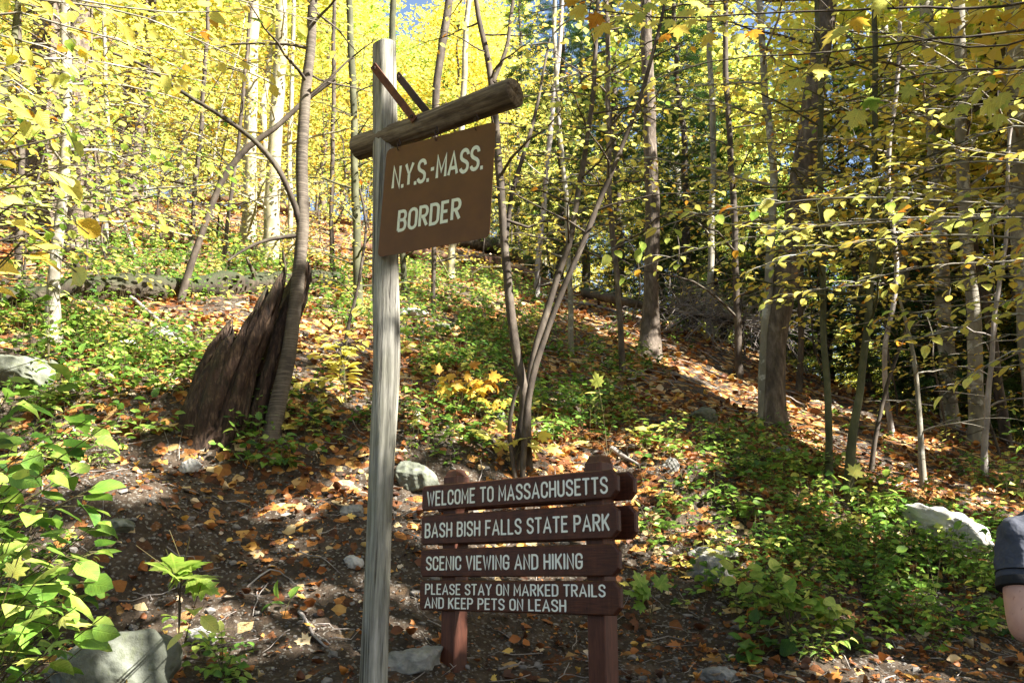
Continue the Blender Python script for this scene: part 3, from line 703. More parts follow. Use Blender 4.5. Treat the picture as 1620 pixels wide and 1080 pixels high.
def rock(label, px, py, wpx, hpx, mat, seed, dz=.0, rz=0, flat=1.0, Y=None, group=None, name='rock'):
    p = hit(px, py) if Y is None else at(px, py, Y)
    d = np.linalg.norm(p - CAM); w_ = wpx / F * d / 2; h_ = hpx / F * d / 2
    V, Ff = rock_shape(seed); V = V * np.array([w_, w_ * .75, h_]) * 1.15; V = V + .05 * w_ * np.sin(V[:, [1, 2, 0]] / w_ * 7 + seed) * np.sin(V[:, [2, 0, 1]] / w_ * 13 + seed)
    c, s = math.cos(rz), math.sin(rz); V = np.stack([V[:, 0] * c - V[:, 2] * s, V[:, 1], V[:, 0] * s + V[:, 2] * c], -1)
    g = Geo(); g.add(V, Ff); o = g.build(name, mat)
    o.location = (p[0], p[1], float(H(p[0], p[1])) + h_ * (.25 + dz)); o['label'] = label; o['category'] = 'rock'
    if group: o['group'] = group
    return o
rock('large grey lichened boulder low on the bank below the maple seedling', 172, 1088, 165, 105, 'mossrock', 3, .0)
rock('mossy grey rock just above the left post of the welcome sign', 652, 764, 66, 40, 'mossrock', 5, .0, -.35)
rock('rounded grey-brown stone in fallen leaves right of the welcome boards', 1118, 912, 62, 44, 'rock', 8)
rock('flat brown stone just above the rounded one right of the welcome boards', 1128, 884, 60, 24, 'rock', 9)
rock('big pale sunlit rock slab above the green ground plants', 1505, 850, 116, 46, 'palerock', 12, -.15, -.45)
rock('pale sunlit stone on the leafy slope left of the stump', 200, 549, 32, 26, 'palerock', 14)
rock('long dark stone uphill of the pale stone near the stump', 256, 540, 50, 26, 'rock', 15, 0, -.5)
rock('wide mossy rock half hidden behind the green shrub', 35, 600, 100, 46, 'mossrock', 16)
rock('small white stone on the dark soil below the stump', 300, 746, 28, 24, 'palerock', 17, .3)
rock('grey flat stone at the foot of the sign post', 655, 1052, 90, 34, 'rock', 18, .1, .2)
rock('dark stone on the leafy slope beyond the welcome boards', 1110, 662, 46, 22, 'mossrock', 20)
rock('dark grey stone next to the pale driftwood stick', 1062, 742, 24, 22, 'rock', 21)
rock('pale angular stone on the path edge below the maple seedling', 318, 1012, 38, 30, 'palerock', 22)
rock('grey stone at the bottom edge near the right sign post', 1135, 1072, 46, 22, 'rock', 23)
rock('mossy stone uphill of the sign post among small green plants', 702, 522, 34, 18, 'mossrock', 25)
rock('pale flat stone uphill of the sign post', 652, 500, 44, 18, 'palerock', 26)
rock('small round stone at the foot of the banded sapling', 332, 682, 14, 12, 'palerock', 27)
rock('brown stone in the bank soil near the sign post', 556, 812, 34, 20, 'rock', 28)
rock('flat pale stone in the bank close to the weathered post', 558, 896, 26, 20, 'palerock', 29)
rock('brown stone under the ledge of bare soil', 190, 836, 46, 22, 'mossrock', 30)
rock('grey mossy stone above the welcome boards at the sapling clump', 770, 660, 44, 22, 'mossrock', 31)
rock('grey stone buried in leaves upslope of the rock slab', 1240, 720, 30, 18, 'rock', 32)
def stick(label, pts, r, mat='dead', lift=.02, name='stick', cat='stick', Y=None):
    P = []
    for q in pts:
        p = hit(q[0], q[1]); P.append(p + [0, 0, lift + (q[2] if len(q) > 2 else 0)])
    P = smooth_path(P, max(8, len(P) * 4)); P = P + rng.normal(size=P.shape) * .004
    g = Geo(); o0 = P[0]; add_tube(g, P, np.linspace(r, r * .5, len(P)), 8, 0, .12, 8)
    o = g.build(name, mat, None, o0); o.location = o0; o['label'] = label; o['category'] = cat; return o
stick('pale driftwood stick lying above the right post of the welcome sign', [(968, 716), (985, 728), (1012, 742)], .035, 'dead', .04)
stick('thin dead stick on the soil left of the sign post', [(474, 972), (498, 1010), (520, 1030)], .014)
stick('long thin branch lying on the slope left of the stump', [(190, 462), (235, 500), (275, 535), (300, 560)], .035, 'dead', .05)
stick('white bare branch leaning on the mossy log', [(146, 320, .3), (185, 360, .2), (212, 418, .05)], .05, 'dead', .1)
stick('short broken twig behind the welcome posts', [(790, 1062), (830, 1052)], .010)
stick('pale fallen branch on the sunlit leaves beyond the slab', [(1395, 788), (1420, 770), (1460, 762)], .02)
stick('curved root twig in the bank soil', [(390, 935), (430, 905), (470, 930)], .008)
stick('long grey fallen limb high on the slope', [(860, 470), (940, 486), (1040, 512)], .05)

# ------------------------------------------------------------------ lettering made of strokes
def arc(cx, cy, rx, ry, a0, a1, n=7):
    return [(cx + rx * math.cos(math.radians(a0 + (a1 - a0) * i / n)), cy + ry * math.sin(math.radians(a0 + (a1 - a0) * i / n))) for i in range(n + 1)]
def font(sq=False):
    w = .46; h = w / 2; k = .22
    f = {}
    f['A'] = (.56, [[(0, 0), (.28, 1), (.56, 0)], [(.10, .30), (.46, .30)]])
    f['B'] = (w, [[(0, 0), (0, 1), (w - .2, 1)] + arc(w - .2, .77, .18, .23, 90, -90)[1:] + [(0, .54)], [(w - .2, .54)] + arc(w - .2, .27, .2, .27, 90, -90)[1:] + [(0, 0)]])
    f['C'] = (w, [[(w, .70)] + [(w, .78)] + arc(h, .78, h, .22, 0, 180)[1:] + arc(h, .22, h, .22, 180, 360) + [(w, .30)]])
    f['D'] = (w, [[(0, 0), (0, 1), (h, 1)] + arc(h, .77, h, .23, 90, 0)[1:] + arc(h, .23, h, .23, 0, -90) + [(0, 0)]])
    f['E'] = (.40, [[(.40, 1), (0, 1), (0, 0), (.40, 0)], [(.0, .52), (.34, .52)]])
    f['F'] = (.40, [[(.40, 1), (0, 1), (0, 0)], [(.0, .50), (.34, .50)]])
    f['G'] = (w, [[(w, .72)] + [(w, .78)] + arc(h, .78, h, .22, 0, 180)[1:] + arc(h, .22, h, .22, 180, 360) + [(w, .46), (h, .46)]])
    f['H'] = (w, [[(0, 0), (0, 1)], [(w, 0), (w, 1)], [(0, .5), (w, .5)]])
    f['I'] = (.02, [[(0.01, 0), (0.01, 1)]])
    f['K'] = (w, [[(0, 0), (0, 1)], [(w, 1), (.03, .42)], [(.16, .58), (w, 0)]])
    f['L'] = (.38, [[(0, 1), (0, 0), (.38, 0)]])
    f['M'] = (.56, [[(0, 0), (0, 1), (.28, .28), (.56, 1), (.56, 0)]])
    f['N'] = (w, [[(0, 0), (0, 1), (w, 0), (w, 1)]])
    f['O'] = (w, [arc(h, .78, h, .22, 0, 180) + arc(h, .22, h, .22, 180, 360) + [(w, .79)]])
    f['P'] = (w, [[(0, 0), (0, 1), (w - .2, 1)] + arc(w - .2, .74, .2, .26, 90, -90)[1:] + [(0, .48)]])
    f['R'] = (w, [[(0, 0), (0, 1), (w - .2, 1)] + arc(w - .2, .75, .2, .25, 90, -90)[1:] + [(0, .50)], [(.2, .5), (w, 0)]])
    f['S'] = (w, [[(w, .76)] + arc(h, .78, h, .22, 10, 180) + [(.02, .66)] + arc(h, .30, h, .22, 60, 0, 4)[0:0] + [(.10, .57), (.36, .43), (.45, .33)] + arc(h, .22, h, .22, 0, -170)])
    f['T'] = (w, [[(0, 1), (w, 1)], [(h, 1), (h, 0)]])
    f['U'] = (w, [[(0, 1)] + arc(h, .22, h, .22, 180, 360) + [(w, 1)]])
    f['V'] = (.5, [[(0, 1), (.25, 0), (.5, 1)]])
    f['W'] = (.66, [[(0, 1), (.165, 0), (.33, .9), (.495, 0), (.66, 1)]])
    f['Y'] = (.5, [[(0, 1), (.25, .48), (.5, 1)], [(.25, .48), (.25, 0)]])
    f['.'] = (.02, [[(.01, -.08), (.01, .09)]])
    f['-'] = (.22, [[(0, .48), (.22, .48)]])
    return f
FONT = font()
def strip(pts, t, rnd):
    P = [np.array(p, float) for p in pts]; n = len(P); half = t / 2
    closed = np.linalg.norm(P[0] - P[-1]) < .02
    Lf, Rt = [], []
    for i in range(n):
        if closed and i in (0, n - 1): a = P[-1] - P[-2]; b = P[1] - P[0]
        else: a = P[i] - P[i - 1] if i else P[1] - P[0]; b = P[i + 1] - P[i] if i < n - 1 else P[-1] - P[-2]
        a = a / (np.linalg.norm(a) + 1e-9); b = b / (np.linalg.norm(b) + 1e-9)
        m = a + b; nn = np.array([-m[1], m[0]]); nl = np.linalg.norm(nn)
        nn = nn / nl if nl > 1e-6 else np.array([-a[1], a[0]]); c = max(.72, abs(nn @ np.array([-a[1], a[0]])))
        Lf.append(P[i] + nn * half / c); Rt.append(P[i] - nn * half / c)
    V = Lf + Rt; Ff = [(i, n + i, n + i + 1, i + 1) for i in range(n - 1)]
    V = [tuple(v) for v in V]; tri = []
    if rnd and not closed:
        for e, d in ((0, P[0] - P[1]), (n - 1, P[-1] - P[-2])):
            d = d / np.linalg.norm(d); b = len(V); an = math.atan2(d[1], d[0])
            V.append(tuple(P[e]))
            for q in range(7): aa = an - math.pi / 2 + math.pi * q / 6; V.append((P[e][0] + half * math.cos(aa), P[e][1] + half * math.sin(aa)))
            tri += [(b, b + 1 + q, b + 2 + q) for q in range(6)]
    return V, Ff, tri
_lm = {}
def letter_mesh(ch, t, rnd, mat, depth):
    k = (ch, t, rnd, mat)
    if k in _lm: return _lm[k]
    g = Geo(); z = 0.0
    for st in FONT[ch][1]:
        V, Q, Tt = strip(st, t, rnd)
        V3 = np.array([(a, b, z) for a, b in V])
        g.add(V3, np.array(Q))
        if Tt: g.add(V3 + [0, 0, .0006 / depth], np.array(Tt))
        # side skirt so that the paint has an edge
        n = len(st); lo = V3[:2 * n].copy(); lo[:, 2] = -.0015 / depth; b = np.vstack([V3[:2 * n], lo])
        sk = [(i, i + 1, 2 * n + i + 1, 2 * n + i) for i in range(n - 1)] + [(n + i + 1, n + i, 3 * n + i, 3 * n + i + 1) for i in range(n - 1)]
        g.add(b, np.array(sk)); z += .0004 / depth
    _lm[k] = g.mesh('letter', mat, smooth=False); return _lm[k]
def write_text(parent, text, x0, x1, zbase, height, ylocal, t, rnd, mat, wid=1.0, gap=.24, space=.42):
    """letters on a vertical face, text running along the parent's x, facing -y"""
    adv = []; x = 0
    for i, ch in enumerate(text):
        if ch == ' ': x += space; continue
        wch = FONT[ch][0]; adv.append((ch, x)); x += wch + gap
        if ch in '.' : x -= gap * .25
    tot = x - gap
    sx = (x1 - x0) / tot
    for ch, xx in adv:
        o = obj('letter', letter_mesh(ch, t, rnd, mat, 1.0), parent)
        o.rotation_euler = (math.pi / 2, 0, 0); o.location = (x0 + xx * sx, ylocal, zbase); o.scale = (sx, height, 1)

def box(g, x0, x1, y0, y1, z0, z1, mat=0, ch=0.0):
    """box with chamfered edges"""
    c = ch
    if c <= 0:
        V = [(x, y, z) for z in (z0, z1) for y in (y0, y1) for x in (x0, x1)]
        g.add(V, [(0, 2, 3, 1), (4, 5, 7, 6), (0, 1, 5, 4), (2, 6, 7, 3), (0, 4, 6, 2), (1, 3, 7, 5)], .5, mat); return
    import itertools
    pts = []
    for sx in (0, 1):
        for sy in (0, 1):
            for sz in (0, 1):
                X = (x0, x1)[sx]; Y = (y0, y1)[sy]; Z = (z0, z1)[sz]; ix = X + (c if sx == 0 else -c); iy = Y + (c if sy == 0 else -c); iz = Z + (c if sz == 0 else -c)
                pts += [(X, iy, iz), (ix, Y, iz), (ix, iy, Z)]
    import bmesh
    bm = bmesh.new()
    for p in pts: bm.verts.new(p)
    bmesh.ops.convex_hull(bm, input=bm.verts); bm.verts.ensure_lookup_table(); bm.verts.index_update()
    V = [tuple(v.co) for v in bm.verts]; g.add(V, [tuple(v.index for v in f.verts) for f in bm.faces if len(f.verts) == 3], .5, mat)
    qd = [tuple(v.index for v in f.verts) for f in bm.faces if len(f.verts) == 4]
    if qd: g.add(V, qd, .5, mat)
    bm.free()
def prism_hull(g, pts, mat=0):
    import bmesh
    bm = bmesh.new()
    for p in pts: bm.verts.new(p)
    bmesh.ops.convex_hull(bm, input=bm.verts); bmesh.ops.triangulate(bm, faces=bm.faces); bm.verts.index_update()
    g.add([tuple(v.co) for v in bm.verts], [tuple(v.index for v in f.verts) for f in bm.faces], .5, mat); bm.free()

# ------------------------------------------------------------------ welcome sign: two posts, four boards in front, two behind
bo = np.array([-.66, 7.03, 0]); bX = np.array([1.3055, -1.15, 0]); LB = np.linalg.norm(bX); yaw = math.atan2(bX[1], bX[0])
gz = .55
ws = thing('welcome_sign', 'brown wooden park sign of stacked boards with white routed welcome lettering on two posts', 'sign', (bo[0], bo[1], gz), yaw)
def post_block(u0, u1, y0, y1, top, rnd):
    g = Geo(); box(g, u0, u1, y0, y1, -.3, top - gz - .05, 0, .006)
    x0, x1 = u0, u1; zt = top - gz
    prism_hull(g, [(x0 + .006, y0 + .006, zt - .052), (x1 - .006, y0 + .006, zt - .052), (x0 + .006, y1 - .006, zt - .052), (x1 - .006, y1 - .006, zt - .052), (x0 + .022, y0 + .022, zt - .012), (x1 - .022, y0 + .022, zt - .012), (x0 + .022, y1 - .022, zt - .012), (x1 - .022, y1 - .022, zt - .012), (x0 + .035, y0 + .035, zt), (x1 - .035, y0 + .035, zt), (x0 + .035, y1 - .035, zt), (x1 - .035, y1 - .035, zt)])
    return g
FT = .042; PT = .135     # board and post thickness
for u in (.175, 1.46):
    post_block(u, u + PT, FT, FT + PT, 2.275, True).build('post', 'postpaint', ws, smooth=False)
def board(z0, z1, x0, x1, y0, y1, c, ce=.012, cl=.02):
    g = Geo(); e = .008; z0 -= gz; z1 -= gz
    oc = [(x0 + cl, z0), (x1 - c, z0), (x1, z0 + c), (x1, z1 - c), (x1 - c, z1), (x0 + cl, z1), (x0, z1 - cl), (x0, z0 + cl)]
    cx, cz = (x0 + x1) / 2, (z0 + z1) / 2
    def ins(p): return (p[0] + (e if p[0] < cx else -e), p[1] + (e if p[1] < cz else -e))
    pts = [(a, y0 + e, b) for a, b in oc] + [(a, y1 - e, b) for a, b in oc] + [(ins(p)[0], y, ins(p)[1]) for p in oc for y in (y0, y1)]
    prism_hull(g, pts); return g
rows = [(1.985, 2.165), (1.742, 1.952), (1.517, 1.712), (1.288, 1.492)]
bobj = [board(a, b, -.006, LB, 0, FT, .045).build('board', 'boardpaint', ws, smooth=False) for a, b in rows]
bback = [board(a, b, -.03, LB + .008, FT + PT, 2 * FT + PT, .045).build('board', 'boardpaint', ws, smooth=False) for a, b in rows[:2]]
T1 = dict(t=.135, rnd=True, mat='white')
def wr(i, text, x0, x1, zb, h, **k): write_text(bobj[i], text, x0, x1, zb - gz, h, -.0016, k.get('t', .15), True, 'white', gap=k.get('gap', .25), space=.36)
wr(0, 'WELCOME TO MASSACHUSETTS', .06, 1.665, 2.022, .094)
wr(1, 'BASH BISH FALLS STATE PARK', .045, 1.672, 1.796, .092)
wr(2, 'SCENIC VIEWING AND HIKING', .065, 1.46, 1.568, .086)
wr(3, 'PLEASE STAY ON MARKED TRAILS', .06, 1.63, 1.400, .066)
wr(3, 'AND KEEP PETS ON LEASH', .058, 1.325, 1.307, .066)
for i, (a, b) in enumerate(rows):
    for u in (.21, .275, 1.495, 1.56):
        g = Geo(); add_tube(g, np.array([(u, -.003, (a + b) / 2 - gz + (.06 if u in (.21, 1.56) else -.06)), (u, .02, (a + b) / 2 - gz + (.06 if u in (.21, 1.56) else -.06))]), [.0045, .0045], 6)
        g.build('nail', 'rustdark', bobj[i])

# ------------------------------------------------------------------ border signpost: leaning post, crossbeam with two iron braces
PY = 5.66
pp = np.array([at(591, 1080, PY), at(598, 860, PY), at(605, 720, PY), at(612, 570, PY), at(610, 430, PY), at(609, 300, PY), at(609, 190, PY), at(609, 72, PY)])
gb = float(H(pp[0][0], PY)); d0 = pp[0] - pp[1]; base = pp[0] + d0 * ((pp[0][2] - gb + .3) / -d0[2]) * 1.0
P = smooth_path(np.vstack([base, pp]), 34); org = np.array([base[0], base[1], gb])
zz = (P[:, 1]) * cP + (P[:, 2] - 1.5) * sP
pxs, pys, _ = proj(P); wpx = np.interp(pys, [60, 300, 560, 860, 1080, 1500], [37, 38, 43, 41, 44, 48])
R = wpx / 2 / F * zz; POSTP, POSTR = P, R
bs = thing('border_signpost', 'tall weathered grey wooden post carrying a log crossbeam with iron braces', 'signpost', org)
g = Geo(); V, Fq, n_, s_ = tube(P - org, R, 40, .09, 1.6, 2)
th = np.tile(np.arange(40) / 40 * 6.283, n_); hh = np.repeat(P[:, 2], 40)
cen = np.repeat(P - org, 40, 0); rad = V - cen; ck = np.zeros(len(V))
for q in range(9):
    a0 = rng.uniform(0, 6.28) + .06 * np.sin(hh * 2 + q); dd = np.abs((th - a0 + math.pi) % (2 * math.pi) - math.pi); ck = np.maximum(ck, np.exp(-(dd / .09) ** 2) * (.5 + .5 * np.sin(hh * rng.uniform(1, 3) + q)))
V = cen + rad * (1 - .09 * ck)[:, None]; g.add(V, Fq)
ring = V[-40:]; top = ring.mean(0) + [0, 0, .012]; rin = top + (ring - top) * .8 + [0, 0, .01]
g.add(np.vstack([ring, rin, [top + [0, 0, .004]]]), [(j, (j + 1) % 40, 40 + (j + 1) % 40, 40 + j) for j in range(40)]); g.add(np.vstack([rin, [top + [0, 0, .004]]]), [(j, (j + 1) % 40, 40) for j in range(40)])
g.build('post', 'post', bs)
# beam
A = np.array([-.985, 5.775, 4.275]); B = np.array([.019, 5.083, 4.285]); dv = norm(B - A); A = A - dv * .05; Lb = np.linalg.norm(B - A)
n_ = 26; u = np.linspace(0, Lb, n_); path = np.stack([0 * u + .006 * np.sin(u * 4), .005 * np.sin(u * 6 + 1), u], -1)
rb = np.interp(u, [0, .1, .5, 1, Lb], [.082, .085, .083, .084, .088])
V, Fq, _, _ = tube(path, rb, 32, .07, 3, 5)
th = np.tile(np.arange(32) / 32 * 6.283, n_); hh = np.repeat(u, 32); cen = np.repeat(path, 32, 0); ck = np.zeros(len(V))
for q in range(10):
    a0 = rng.uniform(0, 6.28) + .1 * np.sin(hh * 3 + q); dd = np.abs((th - a0 + math.pi) % (2 * math.pi) - math.pi); ck = np.maximum(ck, np.exp(-(dd / .11) ** 2) * (.5 + .5 * np.sin(hh * rng.uniform(3, 8) + q)))
V = cen + (V - cen) * (1 - .13 * ck)[:, None]
g = Geo(); g.add(V, Fq)
for k, sg in ((0, -1), (n_ - 1, 1)):
    ring = V[k * 32:(k + 1) * 32]; c = ring.mean(0); inner = c + (ring - c) * .86 + [0, 0, sg * .012]; c2 = c + (ring - c) * .35 + [0, 0, sg * .014]; hub = c + [0.01, .005, sg * -.012]
    AA = np.vstack([ring, inner, c2, [hub]]); Q = []
    for j in range(32):
        jn = (j + 1) % 32; q = [(j, jn, 32 + jn, 32 + j), (32 + j, 32 + jn, 64 + jn, 64 + j)]; Q += q if sg > 0 else [x[::-1] for x in q]
    AA[64:96] += rng.normal(size=(32, 3)) * .004
    g.add(AA, Q); g.add(AA, [((64 + j), 64 + (j + 1) % 32, 96) if sg > 0 else (64 + (j + 1) % 32, 64 + j, 96) for j in range(32)])
bm_ = g.build('crossbeam', 'beam', bs)
bm_.location = A - org; bm_.rotation_euler = Vector(dv).to_track_quat('Z', 'Y').to_euler()
# braces: flat iron straps on the near and far side of the post
def strap(p0, p1, wdt, th_, side):
    p0 = np.array(p0); p1 = np.array(p1); d = norm(p1 - p0); s = norm(side - d * (side @ d)); w_ = np.cross(d, s)
    g = Geo(); pts = []
    for q in (p0, p1):
        for a in (-1, 1):
            for b in (-1, 1): pts.append(q + w_ * a * wdt / 2 + s * b * th_ / 2 - org)
    prism_hull(g, pts); return g, w_, s, d
nf = norm(np.cross(dv, [0, 0, 1.0])); nf = nf if nf[1] < 0 else -nf      # horizontal, towards the viewer, square to the beam
for sd_, a, b in ((1, (590, 104), (656, 190)), (-1, (628, 118), (682, 186))):
    # strap bolted to the post above, to the beam below
    Yp = 5.52 if sd_ > 0 else 5.72; Yb = 5.40 if sd_ > 0 else 5.60
    p0, p1 = at(a[0], a[1], Yp), at(b[0], b[1], Yb)
    gq, w_, s, d = strap(p0, p1, .048, .010, nf); so_ = gq.build('brace', 'rust' if sd_ > 0 else 'rustdark', bs, smooth=False)
    for q in (p0 + d * .03, p1 - d * .03):
        gg = Geo(); add_tube(gg, np.array([q - nf * .06 - org, q + nf * .014 - org]), [.011, .011], 6); gg.build('bolt', 'rustdark', bs, smooth=False)
# hanging panel
o_ = at(612, 237, 5.55); Xp = norm(np.array([.713, -.47, 0])); py_ = math.atan2(Xp[1], Xp[0])
panel = thing('border_sign', 'brown metal state border panel with cream letters hanging under the log beam', 'sign', o_, py_)
panel.rotation_euler = (-.02, math.radians(2.6), py_)
KS = 5.55 / 5.628; W_, H_ = .852 * KS, .73 * KS; rc = .035; ol = []
for cx_, cz_, a0 in ((W_ - rc, -rc, 90), (W_ - rc, -H_ + rc, 0), (rc, -H_ + rc, -90), (rc, -rc, -180)):
    for q in range(6): aa = math.radians(a0 - 90 * q / 5 if False else a0 - q * 18); ol.append((cx_ + rc * math.cos(aa), cz_ + rc * math.sin(aa)))
g = Geo(); prism_hull(g, [(a, y, b) for a, b in ol for y in (0, .004)]); pl = g.build('panel', 'panel', panel, smooth=False)
write_text(pl, 'N.Y.S.-MASS.', .078 * KS, .762 * KS, -.282 * KS, .143 * KS, -.0016, .165, False, 'cream', gap=.22)
write_text(pl, 'BORDER', .152 * KS, .625 * KS, -.578 * KS, .125 * KS, -.0016, .165, False, 'cream', gap=.24)
for u, cx_ in ((.10, .1), (.40, .4), (.70, .7)):
    g = Geo(); th = np.linspace(0, 2 * math.pi, 15); add_tube(g, np.stack([u + 0 * th, .002 + .018 * np.cos(th), -.006 + .020 * np.sin(th)], -1), .0035, 6, cap=False)
    g.build('ring', 'rustdark', panel)
    q = o_ + Xp * u; g = Geo(); an = np.linspace(math.radians(-250), math.radians(70), 12)
    loop = np.stack([q[0] + Xp[0] * .014 * np.cos(an), q[1] + Xp[1] * .014 * np.cos(an), q[2] + .014 + .014 * np.sin(an)], -1) - org
    add_tube(g, np.vstack([loop, [q + [0, 0, .05] - org]]), .004, 6, cap=False); g.build('eye_bolt', 'rustdark', bs)

# ------------------------------------------------------------------ stump and fallen logs
sp = hit(345, 650); s0 = np.linalg.norm(sp - CAM) / F     # metres per picture pixel there
stump = thing('broken_stump', 'tall jagged rotten stump leaning towards the banded sapling on the leafy slope', 'stump', (sp[0], sp[1], sp[2] - .02))
def profile(xb):     # height in picture pixels over the base position in pixels
    return np.interp(xb, [-72, -60, -50, -38, -25, -12, 0, 15, 30, 45, 60, 72], [60, 130, 168, 150, 112, 150, 205, 262, 285, 280, 262, 225])
g = Geo(); rs = np.random.default_rng(5)
def slab(xb, yb, hpx, wid, thick, seed, tipw=.35):
    n = 22; u = np.linspace(0, 1, n); z = u * hpx * s0; zn = z / (285 * s0)
    cx = xb * s0 * (1 - .50 * zn) + .10 * zn * math.sin(seed * 5.3) + 98 * s0 * zn ** 1.1; cy_ = yb * (1 - .3 * zn) + .12 * zn
    wv = wid * (1 + .5 * np.exp(-z / .16)) * (1 + .12 * np.sin(z * 9 + seed * 3) + .07 * np.sin(z * 23 + seed)) * (1 - .18 * u); wv[-3:] *= [.85, .6, .18]
    P = np.stack([cx + .012 * np.sin(z * 5 + seed), cy_ + .012 * np.cos(z * 6 + seed), z - .14 - .6 * (1 - u) ** 3], -1); m = 20; th = np.arange(m) / m * 2 * math.pi
    rr_ = 1 + .13 * np.sin(th * 3 + seed)[None] + .10 * np.sin(th * 7 + seed * 2 + z[:, None] * 1.5) + .08 * np.sin(th * 11 + seed + z[:, None] * 3)
    V = P[:, None] + np.stack([wv[:, None] * rr_ * np.cos(th), thick * (wv / wid)[:, None] * rr_ * np.sin(th), .03 * np.sin(th * 2 + seed)[None] * u[:, None] * 3], -1)
    F_ = [(i * m + j, i * m + (j + 1) % m, (i + 1) * m + (j + 1) % m, (i + 1) * m + j) for i in range(n - 1) for j in range(m)]
    g.add(V.reshape(-1, 3), F_, .5)
for k in range(64):
    an = rs.uniform(0, 2 * math.pi); rr_ = rs.uniform(.72, 1.0) if k > 14 else rs.uniform(0, .6); xb = 60 * rr_ * math.cos(an); yb = .46 * rr_ * math.sin(an)
    hp = .90 * profile(xb) * rs.uniform(.78, 1.03) * (.82 if math.sin(an) < -.6 and rs.random() < .6 else 1) * (.7 if k <= 14 else 1)
    slab(xb, yb, hp, rs.uniform(.045, .12), rs.uniform(.04, .09), k * 1.3)
g.build('trunk', 'stump', stump, kind=None)

def log(label, pts, widths, mat, lift=.0, name='fallen_log', stubs=0, sides=14, Yadd=0):
    P = []; R = []
    for k, q in enumerate(pts):
        p = hit(q[0], q[1]); d = np.linalg.norm(p - CAM); r = widths[min(k, len(widths) - 1)] / 2 / F * d; R.append(r); P.append(p + [0, 0, r * .6 + lift + (q[2] if len(q) > 2 else 0)])
    P = np.array(P); Q = smooth_path(P, max(14, int(np.linalg.norm(P[-1] - P[0]) / .15)), .02); R = interp_r(P, np.array(R), Q)
    root = thing(name, label, 'log', Q[0]); g = Geo(); R = R * (1 + .10 * np.sin(np.arange(len(R)) * .9) + .06 * rng.normal(size=len(R))); Q = Q + rng.normal(size=Q.shape) * .012; add_tube(g, Q, R, 22, 0, .2, 3, len(label)); g.build('trunk', mat, root, Q[0])
    for s in range(stubs):
        i = int(rng.uniform(.15, .9) * len(Q)); d = np.array([rng.uniform(-.4, .4), rng.uniform(-1, -.2), rng.uniform(-.2, 1)]); d /= np.linalg.norm(d); ln = rng.uniform(.15, .6)
        g = Geo(); add_tube(g, smooth_path([Q[i], Q[i] + d * ln * .6, Q[i] + d * ln + [0, 0, .05]], 7), np.linspace(R[i] * .35, R[i] * .12, 7), 6, 0, .1, 8); g.build('branch_stub', mat, root, Q[0])
    return root, Q, R
log('thick mossy log lying across the slope left of the stump', [(-60, 480), (60, 476), (170, 470), (270, 468), (370, 462), (440, 452), (540, 446)], [28, 34, 42, 40, 34, 28, 20], 'log', -.02, stubs=9)
log('reddish rotten log lying behind the weathered post and border panel', [(560, 400), (640, 408), (720, 420), (800, 432), (870, 462)], [14, 17, 18, 17, 13], 'redlog', .1, stubs=3)
log('dark log above the reddish rotten one behind the border panel', [(600, 376), (690, 386), (790, 404), (860, 440)], [20, 26, 26, 20], 'log', .1, stubs=2)
log('dark broken log on the slope above the mossy log', [(170, 384), (260, 392), (330, 402)], [16, 18, 12], 'redlog', .1, stubs=3)
log('rotting log high on the slope behind the pale trunks', [(300, 330), (420, 345), (560, 372)], [12, 14, 12], 'redlog', .3, stubs=2)

# dead fallen hemlock with a fan of bare grey twigs
P = []
for a, b, l in ((925, 470, .5), (1000, 490, .55), (1080, 506, .6), (1150, 530, .7), (1225, 548, .9)):
    P.append(hit(a, b + 22) + [0, 0, l * .8])
dead = thing('dead_fallen_tree', 'dark fallen dead tree with a fan of bare grey twigs on the sunlit leaves', 'tree', P[0])
Q = smooth_path(P, 30, .01); g = Geo(); add_tube(g, Q, np.linspace(.11, .06, 30), 10, 0, .12, 5); g.build('trunk', 'dark', dead, P[0])
g = Geo()
for k in range(150):
    u = rng.uniform(.45, 1.0); i = int(u * 29); p = Q[i]; d = norm(np.array([rng.normal() * .7, rng.uniform(-1, .3), rng.uniform(-.5, 1.1)])); ln = rng.uniform(.6, 1.9)
    e = p + d * ln; e[2] = max(e[2] - ln * .5, float(H(e[0], e[1])) + .03); mid = (p + e) / 2 + [0, 0, .16 * ln]
    bp = smooth_path([p, mid, e], 7, .02); add_tube(g, bp, np.linspace(.013, .004, 7), 4, 0, cap=False)
    for q in range(6):
        o1 = bp[rng.integers(1, 6)]; dd = norm(d + rng.normal(size=3) * .7); add_tube(g, np.array([o1, o1 + dd * ln * .18, o1 + dd * ln * .32 + [0, 0, -.05]]), [.005, .0035, .002], 3, 0, cap=False)
o = g.build('twigs', 'dead', dead, P[0], kind='stuff')

# ------------------------------------------------------------------ trees whose trunks can be told apart
Yl = dict(length=2.0, size=.085, tint=(.5, .09), up=.35)
def upper(zlo, zhi, n, length=1.8, tint=(.5, .09), size=.085, **k): return dict(zlo=zlo, zhi=zhi, n=int(n * 1.5), twsp=.19, length=length, size=size, tint=tint, **k)
